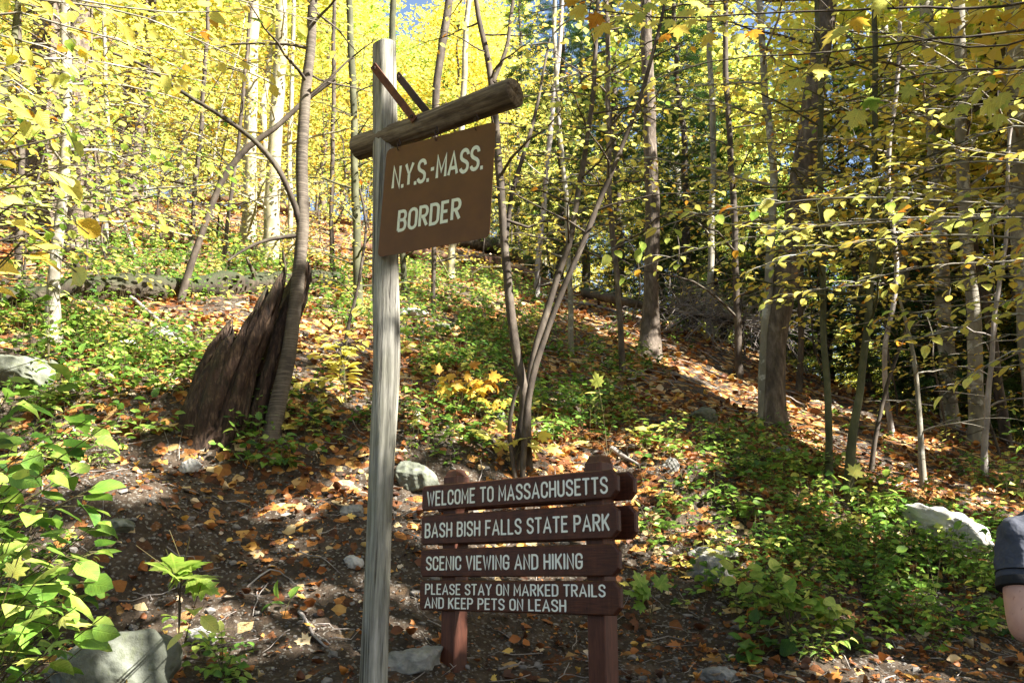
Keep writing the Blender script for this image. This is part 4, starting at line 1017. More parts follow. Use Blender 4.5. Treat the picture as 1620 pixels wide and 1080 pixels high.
# stand-alone trunks, left part
px_tree('tree', 'broad furrowed trunk with a forked look at the upper left of the slope', [(64, 372), (66, 200), (74, 60), (80, -20)], [52, 44, 40, 38], 'furrow', upper(6.5, 15, 16, 3.0), ext=4, sides=20, nz=.05, ridge=.05, flare=.3)
px_tree('tree', 'slim smooth trunk, pale above and dark below, before the furrowed trunks', [(84, 536), (88, 420), (98, 300), (106, 170), (104, 60), (104, -20)], [19, 17, 17, 17, 15, 14], 'smooth', upper(5.5, 9.0, 12, 1.8, (.55, .12)), ext=1.5, Y=None, flare=1.2, tp='ov')
px_tree('tree', 'second furrowed trunk close behind the slim pale trunk', [(130, 395), (130, 240), (126, 100), (130, -20)], [46, 40, 38, 34], 'furrow', upper(7, 14, 14, 3.0), ext=4, sides=20, ridge=.05, flare=.3)
px_tree('tree', 'straight furrowed brown trunk standing alone above the mossy log', [(200, 290), (212, 180), (226, 60), (232, -20)], [48, 40, 34, 30], 'furrow', upper(7.5, 16, 16, 3.2), ext=4, sides=20, ridge=.06, flare=.4)
px_tree('tree', 'sunlit mottled trunk, the more slender left one of a pale pair', [(392, 385), (396, 250), (398, 120), (400, -20)], [24, 21, 20, 17], 'pale', upper(6.5, 13, 16, 2.4), ext=4, flare=.4)
px_tree('tree', 'greenish pale trunk standing next to the sunlit mottled trunk', [(426, 418), (434, 260), (442, 120), (446, -20)], [26, 23, 20, 18], 'pale', upper(6.5, 13, 14, 2.4), ext=4, flare=.4)
rt, tpath, trad, tY = px_tree('tree', 'banded grey-brown cherry sapling in front of the rotten stump', [(428, 684), (446, 600), (462, 520), (476, 420), (482, 360), (478, 290), (480, 200), (488, 100), (496, -30)], [27, 24, 22, 21, 20, 19, 18, 16, 14], 'cherry',
        upper(6.6, 9.5, 9, 1.6, (.5, .1)), ext=1.6, sides=16, flare=.25, nz=.05,
        extra=[dict(pts=[(479, 160), (520, 128), (560, 90), (600, 60)], r0=.02, tw_len=.5, tw_sp=.3, lf_sp=.11, size=.09, tint=(.5, .08), start=.35)])
# the arching limb of the cherry sapling
bp = smooth_path([at(a, b, tY + c) for a, b, c in ((478, 372, 0), (468, 330, -.05), (440, 270, -.15), (400, 222, -.2), (350, 184, -.25), (300, 152, -.3), (235, 108, -.4), (180, 84, -.5))], 40, .008)
g = Geo(); add_tube(g, bp, np.linspace(.036, .014, 40), 10, 0, .12, 9); g.build('branch', 'dark', rt, tpath[0] + [0, 0, .12])
bp2 = smooth_path([at(a, b, tY + c) for a, b, c in ((476, 372, 0), (430, 378, -.1), (395, 390, -.2), (360, 412, -.3))], 14, .005)
g = Geo(); add_tube(g, bp2, np.linspace(.028, .012, 14), 8, 0, .06, 4); g.build('branch', 'dark', rt, tpath[0] + [0, 0, .12])
# thin leaning stem crossing it
px_tree('sapling', 'thin leaning stem crossing the arching limb of the cherry sapling', [(284, 476), (310, 400), (345, 300), (385, 240), (430, 205), (470, 168), (530, 124)], [12, 11, 10, 10, 9, 8, 7], 'dark', None, ext=0, flare=.2)
px_tree('sapling', 'slim mossy stem just left of the weathered sign post', [(567, 492), (566, 400), (562, 260), (556, 120), (552, -20)], [15, 13, 12, 11, 10], 'green', upper(5.0, 10, 12, 1.6), ext=1.5, flare=.4)
px_tree('sapling', 'bent mossy stem with orange leaves left of the sign post', [(540, 590), (548, 520), (566, 440), (580, 360), (572, 300)], [7, 6, 5, 4, 4], 'dark', None, ext=0, flare=.2,)
px_tree('sapling', 'thin dark stem leaning past the border panel', [(688, 500), (684, 420), (690, 180), (700, 60), (712, -20)], [6, 7, 12, 13, 12], 'dark', upper(6.5, 10, 8, 1.6), ext=1.5, flare=.2)
px_tree('sapling', 'mossy stem rising behind the top of the weathered post', [(640, 470), (632, 300), (622, 120), (620, -20)], [9, 10, 11, 10], 'green', upper(6.2, 10, 8, 1.7), ext=1.5, flare=.2)
# multi-stemmed clump behind the welcome sign
cb = hit(822, 742); cY = cb[1]
clump = thing('sapling_clump', 'clump of dark slender stems fanning out just behind the welcome sign', 'tree', cb)
stems = [([(812, 742), (822, 690), (830, 630), (812, 540), (800, 430), (796, 330), (786, 210), (776, 110), (756, 20), (745, -40)], [22, 22, 21, 19, 17, 16, 15, 13, 10, 9], 'dark', 0),
         ([(836, 742), (832, 690), (834, 630), (850, 550), (876, 460), (905, 370), (925, 240), (940, 100), (948, -30)], [18, 20, 18, 14, 13, 12, 11, 9, 8], 'dark', .05),
         ([(826, 744), (828, 690), (836, 620), (868, 520), (912, 410), (945, 330), (1000, 190), (1048, 20), (1060, -30)], [10, 14, 14, 12, 12, 11, 9, 7, 6], 'dark', -.1),
         ([(800, 380), (812, 300), (838, 210), (852, 140), (870, 60)], [10, 9, 8, 6, 4], 'dark', .1),
         ([(780, 130), (798, 80), (808, 20), (815, -30)], [10, 8, 7, 6], 'dark', 0),
         ([(818, 744), (806, 690), (812, 640), (822, 610)], [9, 9, 8, 6], 'dark', -.12)]
g2 = Geo(); L2 = Leaves()
for k, (pts, ww, bm__, dy) in enumerate(stems):
    P = np.array([at(a, b, cY + dy * (1 + i * .25)) for i, (a, b) in enumerate(pts)]); zf = P[:, 1] * cP + (P[:, 2] - 1.5) * sP; R = np.array(ww) * .78 / 2 / F * zf
    if pts[0][1] > 700: P[0][2] = float(H(P[0][0], P[0][1])) - .12
    Q = smooth_path(P, 50, .012); R = interp_r(P, R, Q); g = Geo(); add_tube(g, Q, R, 12, 0, .06, 4, k); g.build('stem', bm__, clump, cb)
    if k < 3: limbs(g2, L2, Q, R, 5.0 if k else 5.3, float(Q[-1][2]), 14, 1.5, .085, (.56, .08), twsp=.2, lfsp=.09)
finish_tree(clump, g2, L2, 'ov', cb, ['leaf', 'dark'], 60, 12)
# right part
px_tree('tree', 'leaning brown trunk with peeling bark beyond the sunlit leaves', [(1222, 672), (1226, 560), (1240, 450), (1262, 320), (1282, 200), (1300, 80), (1310, -30)], [40, 34, 36, 36, 34, 30, 28], 'brown', upper(9, 15, 10, 2.6), ext=3, sides=20, ridge=.04, flare=.3)
px_tree('tree', 'slender grey trunk pressed close beside the leaning brown trunk', [(1208, 668), (1212, 560), (1216, 440), (1222, 300), (1210, 120), (1200, -30)], [20, 16, 14, 12, 11, 10], 'smooth', upper(6, 12, 12, 2.0), ext=2, flare=.3)
px_tree('tree', 'dark-barked upright tree in the middle distance above the sunlit leaves', [(1026, 560), (1030, 470), (1034, 380), (1030, 280), (1026, 180), (1024, 60), (1022, -20)], [32, 24, 24, 22, 20, 18, 17], 'brown', None, ext=3, flare=.5)
px_tree('sapling', 'straight green-grey sapling, the thicker one of a pair on the leafy slope', [(1338, 786), (1352, 690), (1366, 580), (1376, 460), (1382, 300), (1386, 140), (1386, -30)], [15, 14, 12, 11, 10, 9, 8], 'green', upper(4.3, 8.0, 22, 2.0, (.48, .08), .09), ext=1.2, flare=.3)
px_tree('sapling', 'thin sapling just left of the thicker green-grey sapling', [(1311, 772), (1308, 640), (1303, 530), (1300, 400), (1300, 240), (1296, 100), (1290, -20)], [12, 11, 10, 9, 9, 8, 7], 'green', upper(4.4, 8.0, 20, 1.9, (.48, .08), .09), ext=1.2, flare=.3)
px_tree('sapling', 'short grey sapling with a side twig on the leafy slope', [(1462, 772), (1458, 700), (1450, 610), (1440, 540), (1420, 470)], [11, 9, 7, 6, 4], 'smooth', dict(zlo=3.2, zhi=4.6, n=6, length=.9, size=.07, tint=(.42, .1)), ext=0, flare=.4)
px_tree('sapling', 'pale whitish stem at the right edge of the sunlit leaves', [(1556, 752), (1562, 680), (1566, 590), (1576, 480), (1590, 360), (1600, 200)], [10, 9, 8, 7, 6, 5], 'dead', upper(3.6, 6, 6, 1.0, (.45, .1), .07), ext=0, flare=.3)
px_tree('sapling', 'thin bare sapling leaning over the leaves near the sapling pair', [(1375, 745), (1392, 660), (1412, 590), (1440, 500)], [8, 7, 6, 4], 'dark', None, ext=0, flare=.2)
px_tree('tree', 'mottled grey trunk among hemlocks towards the right edge', [(1545, 700), (1542, 560), (1532, 420), (1526, 300), (1520, 150), (1516, -20)], [26, 22, 20, 20, 18, 17], 'smooth', upper(6.5, 12, 12, 2.4), ext=3, flare=.4)
px_tree('tree', 'smooth pale trunk in the upper right behind yellow sprays', [(1500, 640), (1492, 460), (1484, 330), (1474, 200), (1466, -20)], [26, 24, 24, 22, 20], 'smooth', upper(8, 14, 12, 2.6), ext=3, flare=.3)
px_tree('tree', 'crooked dark trunk in the upper right corner', [(1590, 690), (1560, 480), (1530, 330), (1520, 210), (1560, 150), (1590, 60), (1600, -20)], [16, 15, 14, 13, 12, 12, 11], 'dark', upper(7, 12, 10, 2.4), ext=2, flare=.3)
px_tree('tree', 'grey trunk at the top right corner', [(1640, 700), (1625, 500), (1612, 300), (1606, 120), (1604, -20)], [34, 30, 28, 27, 26], 'smooth', upper(8, 14, 10, 2.6), ext=3, flare=.3)
for k, (lab, pts, ww, mt) in enumerate([
        ('slim dead-looking stem behind the clump of dark stems', [(905, 560), (900, 420), (890, 260), (880, 100), (876, -20)], [9, 8, 7, 7, 6], 'smooth'),
        ('pale thin trunk between the clump and the border panel', [(712, 440), (720, 340), (730, 200), (738, 60), (742, -20)], [12, 11, 10, 9, 8], 'pale'),
        ('whitish thin stem just right of the clump of dark stems', [(848, 470), (856, 360), (868, 240), (884, 80), (890, -20)], [9, 8, 8, 7, 6], 'dead'),
        ('straight thin trunk left of the dark-barked upright tree', [(985, 590), (978, 480), (968, 340), (962, 180), (958, -20)], [10, 9, 9, 8, 8], 'brown'),
        ('dark thin stem standing in shade left of the leaning brown trunk', [(1170, 600), (1166, 460), (1158, 300), (1150, 120), (1146, -20)], [12, 11, 10, 9, 8], 'dark'),
        ('grey stem in front of the dark hemlock foliage', [(1122, 500), (1126, 380), (1128, 240), (1124, 100), (1122, -20)], [11, 10, 10, 9, 8], 'smooth'),
        ('slim trunk right of the leaning brown trunk before the hemlock', [(1262, 620), (1268, 480), (1272, 330), (1290, 160), (1300, -20)], [10, 9, 9, 8, 7], 'dark'),
        ('pale crooked stem right of the sapling pair', [(1412, 690), (1400, 560), (1418, 430), (1406, 280), (1420, 120), (1424, -20)], [9, 8, 8, 7, 7, 6], 'dead'),
        ('thin dark stem at the left edge above the mossy log', [(30, 440), (34, 300), (30, 140), (28, -20)], [12, 11, 10, 9], 'dark'),
        ('thin grey stem between the two furrowed trunks and the lone one', [(168, 400), (172, 260), (166, 120), (164, -20)], [8, 8, 7, 6], 'smooth'),
        ('thin stem between the lone furrowed trunk and the pale pair', [(300, 400), (312, 280), (322, 140), (330, -20)], [8, 8, 7, 6], 'dark'),
        ('short leaning stem beside the pale pair of trunks', [(350, 420), (366, 300), (384, 180), (392, 60)], [7, 6, 6, 5], 'dark'),
        ('thin upright stem between the pale pair and the cherry sapling', [(460, 400), (458, 260), (462, 140), (464, -20)], [8, 8, 7, 6], 'pale'),
        ('slender stem between the cherry sapling and the slim mossy stem', [(528, 430), (524, 300), (528, 150), (530, -20)], [8, 7, 7, 6], 'dark'),
        ]):
    px_tree('sapling', lab, pts, ww, mt, upper(6, 11, 9, 1.8, (.5, .1), .085), ext=2, sides=8, flare=.3)

# ------------------------------------------------------------------ crowns of forest trees
def tall_crown(base, height, z0, rad, N, size, tint, seed, unique=True, limbs_n=12, soft=.12, sc=1.0):
    r = np.random.default_rng(seed); g = Geo(); M_ = max(30, N // 70)
    d = norm(r.normal(size=(M_, 3))); rr = r.uniform(.25, 1, M_) ** .5
    h2 = (height - z0) / 2; prof = d * rr[:, None]
    cz = z0 + h2 + prof[:, 2] * h2; taper = np.clip(1.15 - .5 * (cz - z0) / (height - z0), .5, 1)
    c = np.stack([prof[:, 0] * rad * taper, prof[:, 1] * rad * taper, cz], -1)
    n = N // M_; k = M_ * n
    off = r.normal(size=(M_, n, 3)) * np.array([.55, .55, .2]) * sc; tilt = r.normal(size=(M_, 1, 2)) * .3
    off[:, :, 2] += (off[:, :, :2] * tilt).sum(-1)
    P = (c[:, None] + off).reshape(-1, 3) + base; a = r.uniform(0, 6.28, k)
    D = np.stack([np.cos(a), np.sin(a), r.uniform(-.6, .1, k)], -1); Nn = np.array([0, 0, 1.]) + r.normal(size=(k, 3)) * .45
    T = np.clip(np.repeat(tint[0] + r.normal(size=M_) * tint[1], n) + r.normal(size=k) * tint[1] * .7, .03, 1)
    Sz = size * r.uniform(.6, 1.2, k)
    if unique: q = gap_keep(P, 1.0, soft) & view_keep(P) & (np.linalg.norm(P - CAM, axis=1) > 2); P, D, Nn, T, Sz = P[q], D[q], Nn[q], T[q], Sz[q]
    put_leaves(g, 'smallr', P - base, D, Nn, Sz, T, 0, r)
    for i in range(limbs_n):
        e = c[i]; st = np.array([0, 0, max(z0 * .5, e[2] - np.hypot(e[0], e[1]) * r.uniform(.4, .9))])
        m = (st + e) / 2 + [0, 0, .1 * rad]; add_tube(g, smooth_path([st, m, e], 8, .04, r), np.linspace(.05, .012, 8), 5, 1, cap=False)
    return g
def tall_trunk(h, r0, seed, lean=.3):
    r = np.random.default_rng(seed); P = smooth_path([(0, 0, -.3), (r.normal() * .08, r.normal() * .08, h * .4), (r.normal() * lean, r.normal() * lean, h)], 22, .05, r)
    rad = np.linspace(r0, r0 * .25, 22); rad[:2] *= [1.5, 1.15]; g = Geo(); add_tube(g, P, rad, 10, 0, .06, 2, seed); return g
_tr = {}
def forest_tree(x, y, kind, label, group, v, barkm, sc=1.0, unique=False, tint=(.52, .09), N=8500, z0=3.0, h=15, rad=3.0, size=.20, r0=.15, soft=.12):
    base = np.array([x, y, float(H(x, y))]); root = thing('tree', label, 'tree', base, 0, group)
    key = (kind, v)
    if key not in _tr or unique:
        seed = 100 + v * 7 + len(kind) + (int(x * 31 + y * 57) % 997 if unique else 0)
        if kind == 'tall': gm = tall_crown(base, h, z0, rad, N, size, tint, seed, unique, soft=soft); tg = tall_trunk(h * .93, r0, seed)
        elif kind == 'under':
            tg = tall_trunk(h * .97, r0, seed, .5); gm = Geo(); L = Leaves(); r = np.random.default_rng(seed); pth = np.array([(0, 0, z) for z in np.linspace(0, h, 8)])
            limbs(gm, L, pth, np.linspace(r0, r0 * .3, 8), z0, h, int(N / 90), rad, size, tint, 1, r, .25, .7, .3, .13, twigs=False)
            a = L.get()
            if unique: q = gap_keep(a[0] + base, 1.0, soft) & view_keep(a[0] + base); a = [z[q] for z in a]
            put_leaves(gm, 'small', *a, 0, r)
        else:
            tg = tall_trunk(h, r0, seed, .2); gm = Geo(); L = []; r = np.random.default_rng(seed)
            nb = int(N / 40)
            for i in range(nb):
                q = (i + r.random()) / nb; z = z0 + (h - z0) * q; ln = rad * (1.02 - q) ** .8 * r.uniform(.6, 1.1) + .25; a = i * 2.4 + r.normal() * .4
                d = np.array([math.cos(a), math.sin(a), r.uniform(-.05, .25)]); u = np.linspace(0, 1, 6)[:, None]; bp = np.array([0, 0, z]) + d * ln * u + np.array([0, 0, -.35 * ln]) * u ** 2
                add_tube(gm, bp, np.linspace(.018, .004, 6), 3, 1, cap=False)
                m = max(6, int(40 * ln / rad * 1.3)); uu = r.uniform(.12, 1, m)[:, None]; pb = np.array([0, 0, z]) + d * ln * uu + np.array([0, 0, -.35 * ln]) * uu ** 2
                sd = np.array([-d[1], d[0], 0]) * r.normal(size=(m, 1)) * .28 * ln * (1.1 - uu) ; pb = pb + sd + np.array([0, 0, 1]) * (-np.abs(r.normal(size=(m, 1))) * .05)
                DD = d + sd * 2.5 + r.normal(size=(m, 3)) * .2 + [0, 0, -.25]; L.append((pb, DD, np.array([0, 0, 1.]) + r.normal(size=(m, 3)) * .3, size * r.uniform(.7, 1.2, m), np.clip(.5 + r.normal(size=m) * .22, 0, 1)))
            for i in range(46):
                z = r.uniform(.3, h * .7); a = r.uniform(0, 6.28); ln = r.uniform(.5, 1.1) * rad * (1.1 - z / h); d = np.array([math.cos(a), math.sin(a), r.uniform(-.15, .3)])
                p0 = np.array([0, 0, z]); p1 = p0 + d * ln * .55; p2 = p0 + d * ln + [0, 0, -.25 * ln]; add_tube(gm, np.array([p0, p1, p2]), [.014, .009, .003], 4, 1, cap=False)
                for q in range(4): u0 = r.uniform(.3, .9); o1 = p0 + (p2 - p0) * u0 + [0, 0, .08 * ln]; dd = norm(d + r.normal(size=3) * .6); add_tube(gm, np.array([o1, o1 + dd * ln * .2, o1 + dd * ln * .38 + [0, 0, -.06]]), [.006, .004, .002], 3, 1, cap=False)
            A_ = [np.concatenate([q[i] for q in L]) for i in range(5)]; A_[0] = A_[0] - norm(A_[1]) * .1
            if unique: q = gap_keep(A_[0] + base, 1.0, soft) & view_keep(A_[0] + base); A_ = [z[q] for z in A_]
            put_leaves(gm, 'frond', *A_, 0, r)
        leafm = 'needle' if kind == 'hemlock' else 'leaf'
        m1 = tg.mesh('trunk', barkm); m2 = gm.mesh('crown', [leafm, barkm]) if gm.V else None
        if not unique: _tr[key] = (m1, m2)
    else: m1, m2 = _tr[key]
    t = obj('trunk', m1, root); t.rotation_euler = (0, 0, 0 if unique else rng.uniform(0, 6.28)); t.scale = (1, 1, 1) if unique else (sc, sc, sc)
    if m2:
        c = obj('crown', m2, root, kind='stuff'); c.rotation_euler = t.rotation_euler; c.scale = t.scale
    return root

# trees of the slope behind: spaced at random, thinner on the sunlit strip
def spaced(n, test, dmin, tries=4000, y0=16, y1=78):
    out = []
    for _ in range(tries):
        if len(out) >= n: break
        y = y0 + (y1 - y0) * rng.random() ** 1.15; x = rng.uniform(-.62, .68) * (y + 4)
        if ppx(x, y)[0] < -60 or ppx(x, y)[0] > 2300: continue
        if all((x - a) ** 2 + (y - b) ** 2 > dmin * dmin for a, b in out) and test(x, y): out.append((x, y))
    return out
def ppx(x, y, z=0):
    a, b, c = proj(np.array([x, y, float(H(x, y)) + z])); return float(a[0]), float(b[0])
def open_ground(x, y):
    a0 = ppx(x, y)[0]
    if y < 46 and (880 < a0 < 1290 or 1390 < a0 < 1640) and rng.random() < .62: return False
    if x > 2: return y > 29 - 1.45 * min(x, 11)
    a, b = ppx(x, y); lim = np.interp(a, [0, 300, 560, 800, 950, 1200, 1400, 1620], [405, 385, 385, 400, 440, 500, 560, 640]); return b < lim
ZONES = [(80, 'beyond the broad furrowed trunk at the left edge'), (180, 'beyond the two furrowed trunks'), (300, 'beyond the lone furrowed trunk'), (420, 'beyond the sunlit mottled trunk'), (520, 'beyond the cherry sapling'), (620, 'beyond the weathered sign post'),
         (760, 'beyond the border panel'), (880, 'beyond the clump of dark stems'), (1000, 'right of the clump of dark stems'), (1140, 'beyond the dark-barked upright tree'), (1280, 'beyond the leaning brown trunk'), (1400, 'beyond the sapling pair'), (1520, 'beyond the pale upper trunk'), (1620, 'beyond the grey trunks at the right edge')]
ORD = ['nearest', 'second nearest', 'third nearest', 'fourth nearest', 'fifth nearest', 'sixth nearest', 'seventh nearest', 'eighth nearest', 'ninth nearest', 'tenth nearest', 'eleventh nearest', 'twelfth nearest', 'thirteenth nearest', 'fourteenth nearest', 'fifteenth nearest', 'sixteenth nearest', 'seventeenth nearest', 'eighteenth nearest', 'nineteenth nearest', 'twentieth nearest'] + ['farthest'] * 40
def zone(x, y):
    a = ppx(x, y)[0]
    if a < 0: return 'out past the furrowed trunks'
    if a > 1620: return 'out past the grey trunks'
    return next(z for q, z in ZONES if a <= q)
def ranked(pts):
    cnt = {}; out = []
    for x, y in sorted(pts, key=lambda p: p[1]): z = zone(x, y); cnt[z] = cnt.get(z, 0) + 1; out.append((x, y, ORD[cnt[z] - 1] + ' ' + z))
    return out
BM = ['smooth', 'pale', 'dark', 'furrow', 'brown']
for k, (x, y, wh) in enumerate(ranked(spaced(96, lambda x, y: (open_ground(x, y) or (y > 30 and x < 2) or y > 46) and (y > 24 or x > 6) and not (y < 36 and 440 < ppx(x, y)[0] < 1010), 3.6, y0=18))):
    v = k % 5; right = ppx(x, y)[0] > 1000
    forest_tree(x, y, 'tall', ['tall grey-trunked yellow tree, ', 'tall pale-trunked lemon-yellow tree, ', 'tall dark-trunked golden tree, ', 'tall furrowed yellow-green tree, ', 'tall brown-trunked yellow tree, '][v] + wh,
                'tall autumn trees high on the slope', v, BM[v], rng.uniform(.8, 1.15), y < 31 and x > 0, ((.57, .06), (.62, .05), (.52, .08), (.72, .06), (.57, .08))[v], 10000, [3, 4, 2.5, 3.5, 3][v], 15, 3.2, .20, [.13, .11, .12, .2, .15][v], soft=.03)
for k, (x, y, wh) in enumerate(ranked(spaced(125, lambda x, y: open_ground(x, y) or (y > 27 and x < 2) or y > 46, 2.0, y0=17))):
    v = k % 4
    forest_tree(x, y, 'under', ['low tree with layered yellow leaves, ', 'low tree with golden leaves, ', 'low tree with yellow-green leaves, ', 'low tree with green leaves, '][v] + wh,
                'understorey trees on the wooded slope', v, ['dark', 'green', 'smooth', 'dark'][v], rng.uniform(.75, 1.2), (x > 1 and y < 27), ((.56, .05), (.47, .09), (.64, .06), (.74, .06))[v], 4400, .7, 5.8, 2.0, .135, .035)
for k, (px_, py_2, v, sc_, lab) in enumerate([(40, 430, 3, .55, 'bushy green young tree by the slim pale trunk'), (170, 415, 2, .6, 'yellow-green young tree between slim trunk and lone furrowed trunk'), (262, 395, 3, .6, 'green young tree just above the mossy log'), (340, 380, 2, .6, 'lime-leaved young tree left of the pale pair of trunks'),
        (505, 385, 0, .6, 'young yellow tree between the cherry sapling and the mossy stem'), (585, 372, 1, .55, 'young golden tree behind the weathered sign post'), (690, 378, 2, .5, 'lime-leaved young tree behind the border panel'), (840, 400, 0, .5, 'young yellow tree behind the clump of dark stems'),
        (930, 462, 1, .6, 'young golden tree right of the clump on the ridge'), (1075, 516, 2, .55, 'yellow-green young tree beside the dark-barked upright tree'), (1180, 555, 1, .6, 'young golden tree left of the leaning brown trunk'), (1310, 615, 0, .6, 'young yellow tree behind the thin sapling of the pair'),
        (1420, 650, 1, .6, 'golden young tree right of the sapling pair'), (1500, 690, 2, .5, 'yellow-green young tree near the mottled grey trunk'), (1585, 720, 0, .6, 'young yellow tree at the right end of the ridge'), (110, 470, 3, .4, 'small green bush-like tree below the slim pale trunk'), (1000, 505, 3, .45, 'small green tree left of the dark-barked upright tree')]):
    p_ = hit(px_, py_2 + 8); y_ = min(p_[1], 30); forest_tree(float(ray(px_, 540)[0] / ray(px_, 540)[1] * y_) if p_[1] > 30 else float(p_[0]), float(y_), 'under', lab, None, v, 'dark', sc_, True, tint=((.55, .06), (.44, .09), (.64, .06), (.76, .07))[v], N=2600, z0=.3, h=5.6 * sc_ * 1.15, rad=1.9 * sc_ * 1.1, size=.11, r0=.022, soft=.03)
# hemlocks: dark evergreens, mostly right of centre
for k, (px_, py_2, Y_, h_, rd, lab) in enumerate([
        (1055, 520, 26, 11, 2.3, 'dark hemlock standing behind the dark-barked upright tree'), (1150, 560, 24, 12, 2.6, 'dense dark hemlock between the upright tree and the leaning brown trunk'),
        (1320, 600, 22, 11, 2.4, 'dark hemlock behind the pair of green-grey saplings'), (930, 480, 32, 13, 2.6, 'tall hemlock beyond the clump of dark stems'),
        (1480, 640, 18, 6, 1.8, 'low bluish-green hemlock near the mottled grey trunk'), (1640, 700, 19, 9, 2.0, 'dark hemlock at the right edge above the pale stem'), (1420, 560, 27, 12, 2.6, 'tall hemlock beyond the crooked pale stem'),
        (1560, 600, 24, 12, 2.8, 'big shadowy hemlock behind the grey trunks on the right'), (820, 400, 40, 14, 3.0, 'hemlock high on the slope behind the border panel'), (760, 390, 36, 5, 1.8, 'young hemlock just uphill of the reddish rotten log'),
        (1240, 500, 34, 14, 3.0, 'hemlock far behind the leaning brown trunk'), (1490, 690, 16.5, 3.0, 1.2, 'young hemlock with low pale-green boughs near the short grey sapling'), (1230, 640, 20.5, 3.0, 1.2, 'small hemlock at the foot of the leaning brown trunk'),
        (20, 330, 38, 13, 2.8, 'dark evergreen far behind the broad furrowed trunk'), (890, 460, 28, 13, 2.6, 'dark hemlock next to the ridge top right of the clump'),
        (985, 490, 25, 12, 2.6, 'hemlock just left of the dark-barked upright tree'), (1100, 530, 22.5, 11, 2.4, 'broad hemlock between the upright tree and the grey stem'), (1205, 560, 27, 14, 2.8, 'tall hemlock right behind the grey trunk beside the leaning one'),
        (1375, 620, 20, 10, 2.2, 'dark hemlock behind the thicker green-grey sapling'), (1530, 690, 20, 11, 2.6, 'dense hemlock behind the mottled grey trunk'), (1620, 700, 22, 12, 2.8, 'tall dark hemlock at the right margin')]):
    x = (px_ - 810) / F * Y_ * 1.02; forest_tree(x, Y_, 'hemlock', lab, None, k, 'dark', 1, True, N=3300 if h_ > 5 else 1500, z0=.5 if h_ < 8 else 1.2, h=h_, rad=rd, size=.34 if h_ > 8 else .25, r0=.035 + h_ * .009, soft=.03)
# trees added outside the frame so their crowns block sun and sky
for k, (x, y, h_, z0, rd, lab) in enumerate([
        (6.6, 3.6, 13, 6.5, 3.2, 'added shade-casting roadside maple with yellow-green crown right of the path'), (10, 7.5, 15, 7, 3.8, 'added shade-casting tall maple beside the path with a wide golden crown'), (12.5, 3.5, 16, 7, 3.8, 'added shade-casting old maple leaning over the path'),
        (11.8, 12, 15, 6.5, 3.8, 'added shade-casting yellow maple on the lower slope past the rock slab'), (16, 8, 17, 7, 4, 'added shade-casting broad-crowned maple downhill of the path'), (16.5, 14, 16, 7, 4, 'added shade-casting grey-barked beech on the lower slope'),
        (20, 11, 18, 8, 4, 'added shade-casting tall ash at the foot of the slope'), (9.2, 16.5, 13, 6, 3.0, 'added shade-casting slim birch on the lower slope'), (20, 18, 17, 7, 4, 'added shade-casting spreading oak at the foot of the slope'), (15, 20.5, 14, 6, 3.4, 'added shade-casting yellow birch on the lower slope'),
        (-6.8, 2.5, 12, 5.5, 3.4, 'added sky-blocking roadside beech at the bend of the path'), (4, -5.5, 14, 6, 4, 'added sky-blocking birch across the path behind the viewer'), (-7.5, 9.5, 12, 5.0, 3.2, 'added sky-blocking maple on the bank beyond the green shrub'), (21, 3, 17, 7, 4, 'added shade-casting pale ash downhill beside the path'), (7.6, 1.2, 14, 6, 3.8, 'added shade-casting young beech with dense crown beside the path'), (10.2, 3.9, 15, 6, 3.8, 'added shade-casting leaning maple behind the young beech'), (13.4, 7.6, 16, 6, 3.8, 'added shade-casting dense yellow maple in the hollow'), (8.6, 10.6, 13, 6, 3.2, 'added shade-casting forked maple low on the slope'), (13.2, 15.8, 15, 6, 3.4, 'added shade-casting straight beech in the hollow'), (10.8, 19.2, 14, 6, 3.2, 'added shade-casting thin-barked maple below the ridge'), (17.5, 11.2, 16, 6, 4, 'added shade-casting golden oak in the hollow'), (5.8, -2.2, 13, 6.5, 3.6, 'added shade-casting slim beech across the path'),
        (10.5, -5.5, 16, 7, 4.2, 'added shade-casting wide maple across the path on the sunny side'), (14.5, -1.5, 17, 7, 4.2, 'added shade-casting tall beech across the path on the sunny side'), (17.5, -7, 18, 8, 4.2, 'added shade-casting oak far across the path on the sunny side'), (-8.5, 5.8, 13, 5.5, 3.6, 'added sky-blocking birch on the bank past the left shrub'), (8.2, -1, 14, 6.5, 4, 'added shade-casting maple on the verge of the path')]):
    forest_tree(x, y, 'tall', lab, None, k, BM[k % 5], 1, True, ((.55, .08), (.6, .08), (.5, .08))[k % 3], 7500, z0, h_, rd, .25, .16, soft=.015)

